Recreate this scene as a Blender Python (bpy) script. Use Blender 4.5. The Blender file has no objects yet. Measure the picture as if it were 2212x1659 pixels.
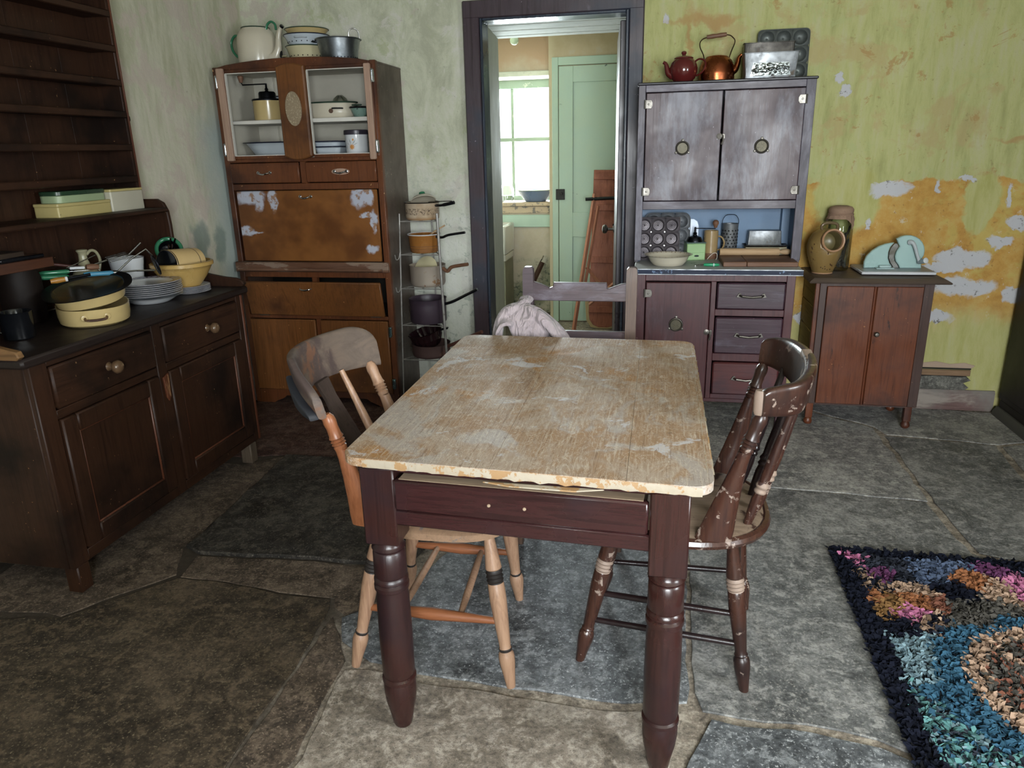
import bpy, bmesh, math, random
from mathutils import Vector, Matrix, noise as mnoise
random.seed(7)
C = bpy.context.scene.collection
SC = bpy.context.scene
PI = math.pi

# ------------------------------------------------------------------ camera, world, light, exposure
cam_d = bpy.data.cameras.new('camera')
cam = bpy.data.objects.new('camera', cam_d); C.objects.link(cam)
cam_d.sensor_width = 36.0
cam_d.lens = 36.0 * 1580.0 / 2212.0
cam_d.clip_start = 0.02
_r = ((0.98009848, -0.03833338, -0.19477555), (0.19716811, 0.30195056, 0.93271142), (-0.02305861, 0.95255258, -0.30349941))
cam.matrix_world = Matrix(((_r[0][0], _r[0][1], -_r[0][2], 0.0), (_r[1][0], _r[1][1], -_r[1][2], 0.0), (_r[2][0], _r[2][1], -_r[2][2], 1.41), (0, 0, 0, 1)))
SC.camera = cam
SC.view_settings.view_transform = 'Standard'
SC.view_settings.look = 'None'
SC.view_settings.gamma = 1.0
SC.view_settings.use_curve_mapping = False
SC.view_settings.exposure = 0.25

W = bpy.data.worlds.new('overcast_sky'); SC.world = W; W.use_nodes = True
_nt = W.node_tree; _bg = _nt.nodes['Background']
_tc = _nt.nodes.new('ShaderNodeTexCoord'); _sp = _nt.nodes.new('ShaderNodeSeparateXYZ'); _cr = _nt.nodes.new('ShaderNodeValToRGB')
_nt.links.new(_tc.outputs['Generated'], _sp.inputs[0]); _nt.links.new(_sp.outputs[2], _cr.inputs[0]); _nt.links.new(_cr.outputs[0], _bg.inputs[0])
_cr.color_ramp.elements[0].position = 0.0; _cr.color_ramp.elements[0].color = (0.22, 0.24, 0.2, 1)
_cr.color_ramp.elements[1].position = 0.06; _cr.color_ramp.elements[1].color = (0.93, 0.97, 1.0, 1)
_bg.inputs[1].default_value = 5.0

def area_light(name, loc, rot, sx, sy, energy, color):
    l = bpy.data.lights.new(name, 'AREA'); l.shape = 'RECTANGLE'; l.size = sx; l.size_y = sy; l.energy = energy; l.color = color
    o = bpy.data.objects.new(name, l); C.objects.link(o); o.location = loc; o.rotation_euler = rot
    return o
# daylight entering by the room's own window behind the camera and by the scullery window
area_light('daylight_room_window', (0.52, -1.62, 1.45), (math.radians(90), 0, 0), 1.15, 1.25, 200.0, (0.9, 0.96, 1.0))
area_light('daylight_side_window', (2.42, 0.45, 1.5), (math.radians(90), 0, math.radians(90)), 0.8, 1.0, 62.0, (0.9, 0.96, 1.0))
area_light('daylight_scullery_window', (-1.46, 6.93, 1.46), (math.radians(-90), 0, 0), 1.0, 0.9, 150.0, (0.86, 0.94, 1.0))

# ------------------------------------------------------------------ mesh helpers
class MB:
    def __init__(s):
        s.v = []; s.f = []
    def add(s, vs, fs):
        n = len(s.v); s.v += [tuple(v) for v in vs]; s.f += [tuple(i + n for i in f) for f in fs]; return s
    def box(s, x0, x1, y0, y1, z0, z1, b=0.0):
        if x0 > x1: x0, x1 = x1, x0
        if y0 > y1: y0, y1 = y1, y0
        if z0 > z1: z0, z1 = z1, z0
        b = min(b, (x1-x0)*.45, (y1-y0)*.45, (z1-z0)*.45)
        if b <= 0:
            vs = [(x, y, z) for z in (z0, z1) for y in (y0, y1) for x in (x0, x1)]
            return s.add(vs, [(0,2,3,1), (4,5,7,6), (0,1,5,4), (2,6,7,3), (0,4,6,2), (1,3,7,5)])
        vs = []; idx = {}
        X = (x0, x1); Y = (y0, y1); Z = (z0, z1)
        for i in (0,1):
            for j in (0,1):
                for k in (0,1):
                    px, py, pz = X[i], Y[j], Z[k]; dx = b*(1-2*i); dy = b*(1-2*j); dz = b*(1-2*k)
                    idx[i,j,k,0] = len(vs); vs.append((px, py+dy, pz+dz))
                    idx[i,j,k,1] = len(vs); vs.append((px+dx, py, pz+dz))
                    idx[i,j,k,2] = len(vs); vs.append((px+dx, py+dy, pz))
        fs = []
        def q(l, flip): fs.append(tuple(l[::-1] if flip else l))
        for i in (0,1):
            q([idx[i,0,0,0], idx[i,0,1,0], idx[i,1,1,0], idx[i,1,0,0]], i == 1)
            q([idx[0,i,0,1], idx[1,i,0,1], idx[1,i,1,1], idx[0,i,1,1]], i == 1)
            q([idx[0,0,i,2], idx[0,1,i,2], idx[1,1,i,2], idx[1,0,i,2]], i == 1)
        for i in (0,1):
            for j in (0,1):
                q([idx[i,j,0,0], idx[i,j,1,0], idx[i,j,1,1], idx[i,j,0,1]], (i+j) % 2 == 0)
                q([idx[i,0,j,0], idx[i,1,j,0], idx[i,1,j,2], idx[i,0,j,2]], (i+j) % 2 == 1)
                q([idx[0,i,j,1], idx[1,i,j,1], idx[1,i,j,2], idx[0,i,j,2]], (i+j) % 2 == 0)
                for k in (0,1):
                    q([idx[i,j,k,0], idx[i,j,k,1], idx[i,j,k,2]], (i+j+k) % 2 == 1)
        return s.add(vs, fs)
    def lathe(s, prof, n=24, mat=None, sx=1.0, sy=1.0, loc=(0,0,0)):
        vs = []; fs = []; rings = []
        for r, z in prof:
            if r < 1e-6:
                rings.append([len(vs)]); vs.append(Vector((0, 0, z)))
            else:
                rings.append(list(range(len(vs), len(vs)+n)))
                for i in range(n):
                    a = 2*PI*i/n; vs.append(Vector((r*math.cos(a)*sx, r*math.sin(a)*sy, z)))
        for a, b in zip(rings[:-1], rings[1:]):
            if len(a) == 1 and len(b) == 1: continue
            for i in range(n):
                j = (i+1) % n
                if len(a) == 1: fs.append((a[0], b[j], b[i]))
                elif len(b) == 1: fs.append((a[i], a[j], b[0]))
                else: fs.append((a[i], a[j], b[j], b[i]))
        L = Vector(loc)
        if mat is not None: vs = [mat @ v for v in vs]
        return s.add([v + L for v in vs], fs)
    def tube(s, pts, r, n=8, closed=False, cap=True, flat=1.0):
        P = [Vector(p) for p in pts]; m = len(P)
        R = r if isinstance(r, (list, tuple)) else [r]*m
        T = []
        for i in range(m):
            if closed: t = P[(i+1) % m] - P[i-1]
            else: t = P[min(i+1, m-1)] - P[max(i-1, 0)]
            T.append(t.normalized())
        up = Vector((0,0,1)) if abs(T[0].z) < .9 else Vector((1,0,0))
        u = T[0].cross(up).normalized(); vs = []; fs = []
        for i in range(m):
            u = (u - T[i]*u.dot(T[i]))
            if u.length < 1e-6: u = T[i].orthogonal()
            u.normalize(); w = T[i].cross(u)
            for k in range(n):
                a = 2*PI*k/n; vs.append(P[i] + (u*math.cos(a) + w*math.sin(a)*flat)*R[i])
        for i in range(m if closed else m-1):
            for k in range(n):
                a = i*n; b = ((i+1) % m)*n; k2 = (k+1) % n
                fs.append((a+k, a+k2, b+k2, b+k))
        if cap and not closed:
            fs.append(tuple(range(n))[::-1]); fs.append(tuple(range((m-1)*n, m*n)))
        return s.add(vs, fs)
    def prism(s, poly, plane, a, b, ch=0.0):
        """polygon extruded along the axis missing from plane ('xy','xz','yz'); ch chamfers both rims"""
        def P(u, v, w):
            return (u, v, w) if plane == 'xy' else ((u, w, v) if plane == 'xz' else (w, u, v))
        n = len(poly); ar = sum(poly[i][0]*poly[(i+1) % n][1] - poly[(i+1) % n][0]*poly[i][1] for i in range(n))
        if ar < 0: poly = poly[::-1]
        def inset(d):
            out = []
            for i in range(n):
                p0 = Vector(poly[i-1]); p1 = Vector(poly[i]); p2 = Vector(poly[(i+1) % n])
                e1 = (p1-p0).normalized(); e2 = (p2-p1).normalized()
                n1 = Vector((-e1.y, e1.x)); n2 = Vector((-e2.y, e2.x)); m = n1+n2
                if m.length < 1e-6: m = n1
                m = m.normalized(); c = max(.35, m.dot(n1)); out.append(tuple(p1 + m*(d/c)))
            return out
        rings = [(poly, a), (poly, b)] if ch <= 0 else [(inset(ch), a), (poly, a+math.copysign(ch, b-a)), (poly, b-math.copysign(ch, b-a)), (inset(ch), b)]
        vs = []; fs = []
        for pl, w in rings: vs += [P(u, v, w) for u, v in pl]
        k = len(rings)
        flip = (plane == 'xz') ^ (b < a)
        for r in range(k-1):
            for i in range(n):
                j = (i+1) % n; f = (r*n+i, r*n+j, (r+1)*n+j, (r+1)*n+i); fs.append(f[::-1] if flip else f)
        t0 = tuple(range(n))[::-1]; t1 = tuple(range((k-1)*n, k*n))
        fs += [t0[::-1] if flip else t0, t1[::-1] if flip else t1]
        return s.add(vs, fs)
    def loft(s, rings, cap=True, closed=True):
        n = len(rings[0]); vs = [p for r in rings for p in r]; fs = []
        for a in range(len(rings)-1):
            for i in range(n if closed else n-1):
                j = (i+1) % n; fs.append((a*n+i, a*n+j, (a+1)*n+j, (a+1)*n+i))
        if cap and closed:
            fs.append(tuple(range(n))[::-1]); fs.append(tuple(range((len(rings)-1)*n, len(rings)*n)))
        return s.add(vs, fs)
    def xf(s, mat, since=0):
        for i in range(since, len(s.v)): s.v[i] = tuple(mat @ Vector(s.v[i]))
        return s
    def jitter(s, amp, freq=8.0):
        for i, v in enumerate(s.v):
            d = mnoise.noise_vector(Vector(v)*freq)*amp; s.v[i] = (v[0]+d.x, v[1]+d.y, v[2]+d.z)
        return s

def worldloc(o):
    p = Vector((0,0,0))
    while o is not None:
        p += Vector(o.location); o = o.parent
    return p
def obj(name, mb, m, parent=None, world=False, smooth=True, angle=40, kind=None, label=None):
    me = bpy.data.meshes.new(name)
    vs = mb.v
    if world and parent is not None:
        w = worldloc(parent); vs = [(v[0]-w.x, v[1]-w.y, v[2]-w.z) for v in vs]
    me.from_pydata(vs, [], mb.f); me.validate()
    bm = bmesh.new(); bm.from_mesh(me); bmesh.ops.recalc_face_normals(bm, faces=bm.faces[:]); bm.to_mesh(me); bm.free()
    if smooth:
        me.polygons.foreach_set('use_smooth', [True]*len(me.polygons)); me.set_sharp_from_angle(angle=math.radians(angle))
    me.materials.append(m)
    o = bpy.data.objects.new(name, me); C.objects.link(o)
    if parent is not None: o.parent = parent
    if kind: o['kind'] = kind
    if label: o['label'] = label
    return o
def thing(name, label, cat, loc=(0,0,0), rotz=0.0, group=None):
    o = bpy.data.objects.new(name, None); C.objects.link(o); o.location = loc; o.rotation_euler = (0, 0, rotz)
    o.empty_display_size = .05
    o['label'] = label; o['category'] = cat
    if group: o['group'] = group
    return o
def tag(o, label, cat, group=None):
    o['label'] = label; o['category'] = cat
    if group: o['group'] = group
    return o
def struct(name, mb, m, parent=None, **k):
    o = obj(name, mb, m, parent, **k)
    if parent is None: o['kind'] = 'structure'
    return o
def bez(p0, p1, p2, p3, n=10):
    out = []
    for i in range(n+1):
        t = i/n; a = (1-t)**3; b = 3*t*(1-t)**2; c = 3*t*t*(1-t); d = t**3
        out.append(tuple(a*p0[k]+b*p1[k]+c*p2[k]+d*p3[k] for k in range(len(p0))))
    return out
def spl(pts, n=6):
    """catmull-rom through pts (tuples of any size)"""
    P = [pts[0]] + list(pts) + [pts[-1]]; out = []
    for i in range(1, len(P)-2):
        for k in range(n):
            t = k/n; out.append(tuple(.5*((2*P[i][d]) + (-P[i-1][d]+P[i+1][d])*t + (2*P[i-1][d]-5*P[i][d]+4*P[i+1][d]-P[i+2][d])*t*t + (-P[i-1][d]+3*P[i][d]-3*P[i+1][d]+P[i+2][d])*t**3) for d in range(len(P[i]))))
    out.append(tuple(P[-2])); return out
def ell(cx, cy, rx, ry, n=24, a0=0, a1=2*PI, p=2.0):
    out = []
    for i in range(n):
        a = a0 + (a1-a0)*i/n; c, s_ = math.cos(a), math.sin(a)
        out.append((cx + rx*math.copysign(abs(c)**(2/p), c), cy + ry*math.copysign(abs(s_)**(2/p), s_)))
    return out
def rrect(x0, x1, y0, y1, r, n=5):
    out = []
    for cx, cy, a in ((x1-r, y1-r, 0), (x0+r, y1-r, PI/2), (x0+r, y0+r, PI), (x1-r, y0+r, 1.5*PI)):
        for i in range(n+1): out.append((cx + r*math.cos(a+PI/2*i/n), cy + r*math.sin(a+PI/2*i/n)))
    return out
def along(p0, p1):
    """matrix taking local +Z from p0 towards p1"""
    d = Vector(p1)-Vector(p0)
    return Matrix.Translation(p0) @ d.to_track_quat('Z', 'Y').to_matrix().to_4x4()
def turned(mb, p0, p1, prof, n=14):
    """turned spindle between two points; prof lists (fraction, radius)"""
    L = (Vector(p1)-Vector(p0)).length
    pr = [(0, prof[0][0]*L)] + [(r, t*L) for t, r in prof] + [(0, prof[-1][0]*L)]
    mb.lathe(pr, n, along(p0, p1)); return mb
# ------------------------------------------------------------------ materials
def lin(c):
    if isinstance(c, str):
        c = c.lstrip('#'); c = tuple(int(c[i:i+2], 16)/255 for i in (0,2,4))
    return tuple((x/12.92 if x <= .04045 else ((x+.055)/1.055)**2.4) for x in c[:3]) + (1.0,)
class NT:
    def __init__(s, name):
        s.m = bpy.data.materials.new(name); s.m.use_nodes = True; s.t = s.m.node_tree; s.N = s.t.nodes; s.L = s.t.links
        s.b = s.N['Principled BSDF']; s._o = None
    def new(s, typ, **k):
        n = s.N.new(typ)
        for a, v in k.items(): setattr(n, a, v)
        return n
    def put(s, inp, v):
        if hasattr(v, 'is_output'): s.L.new(v, inp)
        elif isinstance(v, str): inp.default_value = lin(v)
        else: inp.default_value = v
    def P(s):
        if s._o is None: s._o = s.new('ShaderNodeTexCoord').outputs['Object']
        return s._o
    def map(s, scale=(1,1,1), loc=(0,0,0), rot=(0,0,0), vec=None):
        n = s.new('ShaderNodeMapping'); s.put(n.inputs[0], vec or s.P()); n.inputs[1].default_value = loc; n.inputs[2].default_value = rot; n.inputs[3].default_value = scale
        return n.outputs[0]
    def noise(s, scale, detail=4, rough=.6, dist=0.0, vec=None, col=False):
        n = s.new('ShaderNodeTexNoise'); s.put(n.inputs['Vector'], vec or s.P()); n.inputs['Scale'].default_value = scale
        n.inputs['Detail'].default_value = detail; n.inputs['Roughness'].default_value = rough; n.inputs['Distortion'].default_value = dist
        return n.outputs[1] if col else n.outputs[0]
    def voro(s, scale, vec=None, feature='F1'):
        n = s.new('ShaderNodeTexVoronoi', feature=feature); s.put(n.inputs['Vector'], vec or s.P()); n.inputs['Scale'].default_value = scale
        return n.outputs[0]
    def ramp(s, fac, stops, interp='LINEAR'):
        n = s.new('ShaderNodeValToRGB'); s.put(n.inputs[0], fac); e = n.color_ramp.elements; n.color_ramp.interpolation = interp
        while len(e) < len(stops): e.new(.5)
        for i, (p, c) in enumerate(stops):
            e[i].position = p; e[i].color = lin(c) if isinstance(c, str) else ((c, c, c, 1) if isinstance(c, (int, float)) else c)
        return n.outputs[0]
    def mr(s, v, a, b, c=0.0, d=1.0):
        n = s.new('ShaderNodeMapRange'); n.interpolation_type = 'SMOOTHSTEP'; s.put(n.inputs[0], v)
        for i, x in enumerate((a, b, c, d)): s.put(n.inputs[i+1], x)
        return n.outputs[0]
    def mix(s, fac, a, b, blend='MIX'):
        n = s.new('ShaderNodeMix', data_type='RGBA', blend_type=blend); s.put(n.inputs[0], fac); s.put(n.inputs[6], a); s.put(n.inputs[7], b)
        return n.outputs[2]
    def math(s, op, a, b=0.0):
        n = s.new('ShaderNodeMath', operation=op); s.put(n.inputs[0], a); s.put(n.inputs[1], b); return n.outputs[0]
    def sep(s, vec=None):
        n = s.new('ShaderNodeSeparateXYZ'); s.put(n.inputs[0], vec or s.P()); return n.outputs
    def vmath(s, op, a, b=None):
        n = s.new('ShaderNodeVectorMath', operation=op); s.put(n.inputs[0], a)
        if b is not None: s.put(n.inputs[1], b)
        return n.outputs['Value'] if op == 'LENGTH' else n.outputs[0]
    def warp(s, scale, amt, vec=None):
        c = s.noise(scale, 4, .6, 0, vec, col=True)
        d = s.vmath('SUBTRACT', c, (.5, .5, .5)); n = s.new('ShaderNodeVectorMath', operation='SCALE'); s.put(n.inputs[0], d); n.inputs['Scale'].default_value = amt
        return s.vmath('ADD', vec or s.P(), n.outputs[0])
    def spot(s, vec, c, r, soft=.12):
        a = s.vmath('SUBTRACT', vec, c); a = s.vmath('MULTIPLY', a, tuple(1/x if x else 0.0 for x in r)); l = s.vmath('LENGTH', a)
        return s.mr(l, 1+soft, 1-soft)
    def bump(s, h, dist=.002, strength=.6):
        n = s.new('ShaderNodeBump'); n.inputs['Strength'].default_value = strength; n.inputs['Distance'].default_value = dist; s.put(n.inputs['Height'], h)
        s.L.new(n.outputs[0], s.b.inputs['Normal'])
    def out(s, col, rough=.5, metal=0.0, spec=.5, coat=0.0):
        s.put(s.b.inputs['Base Color'], col); s.put(s.b.inputs['Roughness'], rough); s.put(s.b.inputs['Metallic'], metal)
        s.b.inputs['Specular IOR Level'].default_value = spec
        if coat: s.b.inputs['Coat Weight'].default_value = coat; s.b.inputs['Coat Roughness'].default_value = .15
        return s.m
AX = {'X': (1.2, 26, 26), 'Y': (26, 1.2, 26), 'Z': (26, 26, 1.2)}
def wood(name, c1, c2, axis='Z', rough=.45, wear=None, amt=.62, wscale=9.0, dark=None, spec=.45, specks=None, wstretch=True, darkamt=.58, wsoft=.05):
    t = NT(name); v = t.map(AX[axis]); g = t.noise(1.6, 5, .62, 1.2, v); g2 = t.noise(5.0, 3, .6, .4, v)
    col = t.ramp(g, [(.28, c1), (.5, c2), (.72, c1)])
    col = t.mix(t.mr(g2, .5, .8, 0, .35), col, c1, 'MULTIPLY')
    blot = t.noise(3.2, 4, .6)
    if dark: col = t.mix(t.mr(blot, darkamt-.13, darkamt+.12), col, dark)
    r = t.mr(blot, .3, .7, rough-.1, rough+.12)
    if wear:
        wv = t.map(tuple(x**.45 for x in AX[axis])) if wstretch else None
        w = t.noise(wscale*(.35 if wstretch else 1), 7, .68, .3, wv); wm = t.mr(w, amt, amt+wsoft)
        col = t.mix(wm, col, wear)
    if specks:
        sp = t.noise(85, 2, .5); sp2 = t.noise(11, 3, .5); col = t.mix(t.math('MULTIPLY', t.mr(sp, .71, .75), t.mr(sp2, .5, .6)), col, specks)
    t.bump(g, .0012, .5)
    return t.out(col, r, 0, spec)
def paint(name, c, c2=None, rough=.4, chip=None, amt=.66, cscale=14, spec=.5, coat=0.0, var=.5, bump=.0006, metal=0.0):
    t = NT(name); n = t.noise(4.5, 5, .6); col = t.mix(t.mr(n, .35, .7, 0, var), c, c2 or c)
    if chip:
        w = t.noise(cscale, 6, .65); col = t.mix(t.mr(w, amt, amt+.03), col, chip)
    h = t.noise(40, 3, .5); t.bump(h, bump, .4)
    return t.out(col, t.mr(n, .3, .7, max(.03, rough-.06), rough+.08), metal, spec, coat)
def metal(name, c, c2=None, rough=.35, rust=None, amt=.62, cscale=12, metallic=1.0):
    t = NT(name); n = t.noise(14, 5, .65); col = t.mix(t.mr(n, .35, .7), c, c2 or c)
    r = t.mr(n, .3, .75, max(.05, rough-.1), rough+.15); mt = metallic
    if rust:
        w = t.mr(t.noise(cscale, 6, .65), amt, amt+.08); col = t.mix(w, col, rust); r = t.math('MAXIMUM', r, t.math('MULTIPLY', w, .7)); mt = t.math('SUBTRACT', metallic, t.math('MULTIPLY', w, metallic))
    t.bump(t.noise(30, 3, .5), .0006, .5)
    return t.out(col, r, mt)
def glass(name, tint=(1,1,1,1), rough=.02):
    """thin pane or vessel wall: transparent mixed with a faint gloss"""
    t = NT(name); t.N.remove(t.b); o = t.N['Material Output']
    tr = t.new('ShaderNodeBsdfTransparent'); tr.inputs[0].default_value = tint
    gl = t.new('ShaderNodeBsdfGlossy'); gl.inputs['Roughness'].default_value = rough
    fr = t.new('ShaderNodeFresnel'); fr.inputs[0].default_value = 1.45
    mx = t.new('ShaderNodeMixShader'); f = t.math('MINIMUM', t.math('MULTIPLY', fr.outputs[0], 1.0), .6)
    t.L.new(f, mx.inputs[0]); t.L.new(tr.outputs[0], mx.inputs[1]); t.L.new(gl.outputs[0], mx.inputs[2]); t.L.new(mx.outputs[0], o.inputs[0])
    return t.m

def wall_back_mat():
    t = NT('peeling_limewash_back_wall'); P = t.P(); x, y, z = t.sep()
    wp2 = t.warp(24, .05, t.warp(8.0, .1, t.warp(2.6, .16))); wx, wy, wz = t.sep(wp2)
    fine = t.noise(32, 7, .75); mid = t.noise(8, 7, .72, .5); big = t.noise(3.2, 6, .66, .4); streak = t.noise(10, 6, .7, .3, t.map((1.6, 1, .3)))
    # left of the door: pale green over grey and pinkish plaster
    lc = t.ramp(t.noise(6, 7, .7, .4, t.map((1.2, 1, .6))), [(.36, '#a9aa95'), (.5, '#bdbfa9'), (.64, '#c9c7ba')])
    lc = t.mix(t.mr(big, .52, .58, 0, .8), lc, '#b7aea3'); lc = t.mix(t.mr(mid, .56, .62, 0, .6), lc, '#c9c6be'); lc = t.mix(t.mr(t.noise(4.4, 6, .68), .58, .64, 0, .6), lc, '#a5ab84')
    lc = t.mix(t.mr(fine, .62, .7, 0, .55), lc, '#8d8a7c')
    low = t.mr(z, .8, 1.6, 1, 0); lc = t.mix(t.math('MULTIPLY', low, .6), lc, '#d0d3cc'); lc = t.mix(t.math('MULTIPLY', low, t.mr(t.noise(13, 6, .75, .5), .55, .6, 0, .6)), lc, '#8b9489')
    # right of the door: yellow green above, ochre below, yellow green again near the floor
    rc = t.ramp(streak, [(.33, '#9a9b66'), (.5, '#aeae77'), (.67, '#b3b08a')])
    rc = t.mix(t.mr(big, .54, .62, 0, .7), rc, '#ac9c6e'); rc = t.mix(t.mr(mid, .59, .65, 0, .7), rc, '#a08050'); rc = t.mix(t.mr(mid, .42, .36, 0, .6), rc, '#a7ad78')
    rc = t.mix(t.mr(fine, .6, .68, 0, .6), rc, '#857a50')
    oc = t.ramp(t.noise(9, 7, .72), [(.34, '#a67c40'), (.5, '#b78f4c'), (.66, '#bda060')])
    oc = t.mix(t.mr(fine, .6, .66, 0, .7), oc, '#86623a'); oc = t.mix(t.mr(t.noise(15, 6, .75), .6, .64, 0, .8), oc, '#c4b8a5'); oc = t.mix(t.mr(big, .55, .62, 0, .6), oc, '#b7a860')
    band = t.math('MULTIPLY', t.mr(wz, 1.215, 1.2), t.mr(wz, .3, .5)); rc2 = t.mix(band, rc, oc)
    ylo = t.mr(wz, .62, .42); rc2 = t.mix(ylo, rc2, t.ramp(streak, [(.34, '#aaa56c'), (.55, '#b8ae7a'), (.68, '#bfae8a')]))
    g = t.math('MAXIMUM', t.spot(wp2, (.94, 4.2, 1.12), (.17, 0, .16)), t.spot(wp2, (1.575, 4.2, 1.1), (.085, 0, .14)))
    g = t.math('MAXIMUM', g, t.spot(wp2, (1.72, 4.2, .3), (.34, 0, .22), .3))
    rc2 = t.mix(g, rc2, t.ramp(streak, [(.34, '#a19f60'), (.55, '#b1ae76'), (.7, '#b2b085')]))
    wh = None
    for c in ((1.12, 1.17, .085, .045), (1.54, .83, .12, .05), (1.44, .775, .1, .03), (1.56, .67, .16, .06), (1.81, .63, .06, .04), (1.71, .905, .055, .03), (1.78, 1.02, .06, .035), (.805, 1.73, .02, .035), (.855, 1.675, .03, .025), (1.34, 1.17, .015, .04), (.8, .49, .06, .045), (1.4, .5, .1, .03), (-.02, 2.03, .02, .02), (1.5, 1.215, .05, .012), (1.7, 1.13, .015, .05), (1.05, 1.0, .015, .03)):
        s_ = t.spot(wp2, (c[0], 4.2, c[1]), (c[2], 0, c[3]), .16); wh = s_ if wh is None else t.math('MAXIMUM', wh, s_)
    whc = t.mix(t.mr(fine, .58, .64), '#b9b9bc', '#6f6a66'); rc2 = t.mix(wh, rc2, whc)
    pink = t.math('MAXIMUM', t.spot(wp2, (.16, 4.2, 2.02), (.16, 0, .022), .5), t.spot(wp2, (.1, 4.2, 1.93), (.014, 0, .12), .5))
    pink = t.math('MAXIMUM', pink, t.spot(wp2, (1.8, 4.2, 1.42), (.2, 0, .02), .4)); rc2 = t.mix(t.math('MULTIPLY', pink, .7), rc2, '#a58254')
    col = t.mix(t.mr(x, -.7, -.5), lc, rc2)
    h = t.math('ADD', t.math('MULTIPLY', mid, .8), t.math('MULTIPLY', fine, .5)); h = t.math('SUBTRACT', h, t.math('MULTIPLY', wh, .25)); t.bump(h, .012, .6)
    return t.out(col, .85, 0, .2)
def wall_left_mat():
    t = NT('flaking_limewash_left_wall'); wp2 = t.warp(5, .25); streak = t.noise(6, 5, .65, .3, t.map((1, 1.6, .35))); fine = t.noise(28, 5, .7); mid = t.noise(4.5, 6, .66, .4)
    c = t.ramp(streak, [(.36, '#aaa991'), (.5, '#bbbaa5'), (.64, '#c6c0b2')])
    c = t.mix(t.mr(mid, .5, .58, 0, .8), c, '#b9aea2'); x, y, z = t.sep(wp2)
    c = t.mix(t.math('MULTIPLY', t.mr(y, 3.55, 3.8), t.mr(z, 1.75, 1.5)), c, '#a2aca6')
    d = t.math('MAXIMUM', t.spot(wp2, (-2.4, 3.52, .98), (0, .07, .12), .4), t.spot(wp2, (-2.4, 3.68, .95), (0, .05, .1), .4))
    c = t.mix(t.math('MULTIPLY', d, .8), c, '#74847c'); c = t.mix(t.mr(fine, .68, .72, 0, .5), c, '#8a8676')
    c = t.mix(t.spot(t.warp(20, .02), (-2.4, 3.12, 1.59), (0, .012, .014)), c, '#2e2622')
    t.bump(t.math('ADD', mid, t.math('MULTIPLY', fine, .5)), .01, .5)
    return t.out(c, .85, 0, .25)
def plaster(name, c1, c2, c3=None, scale=5, bump=.006):
    t = NT(name); n = t.noise(scale, 6, .66, .3); f = t.noise(30, 5, .65); c = t.ramp(n, [(.3, c1), (.6, c2)] + ([(.75, c3)] if c3 else []))
    c = t.mix(t.mr(f, .66, .71, 0, .4), c, '#6a6252'); t.bump(t.math('ADD', n, t.math('MULTIPLY', f, .5)), bump, .5); return t.out(c, .85, 0, .25)
def stone(name, c1, c2, c3, rough=.6, scale=5, spk=None, bump=.006, spec=.4):
    t = NT(name); n = t.noise(scale, 8, .72, .5); m = t.noise(21, 7, .75, .3); f = t.noise(75, 5, .75); f2 = t.noise(150, 2, .6); blot = t.noise(2.2, 6, .66, .8)
    c = t.ramp(n, [(.36, c1), (.52, c2), (.64, c3)]); c = t.mix(t.mr(blot, .46, .6, 0, .7), c, c1); c = t.mix(t.mr(t.noise(3.3, 7, .7, .6), .54, .62, 0, .65), c, c3)
    c = t.mix(t.mr(m, .5, .6, 0, .8), c, c3)
    c = t.mix(1.0, c, t.ramp(m, [(.34, .5), (.46, .85), (.6, 1.0)]), 'MULTIPLY'); c = t.mix(1.0, c, t.ramp(f, [(.36, .45), (.5, .85), (.62, 1.0)]), 'MULTIPLY')
    c = t.mix(t.mr(f, .58, .66, 0, .6), c, c3)
    if spk: c = t.mix(t.mr(f2, .62, .68, 0, .9), c, spk)
    h = t.math('ADD', t.math('MULTIPLY', n, 1.2), t.math('ADD', t.math('MULTIPLY', m, .5), t.math('MULTIPLY', f, .25))); t.bump(h, bump*1.6, .7)
    return t.out(c, t.mr(n, .3, .7, rough-.15, rough+.15), 0, spec)

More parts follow.
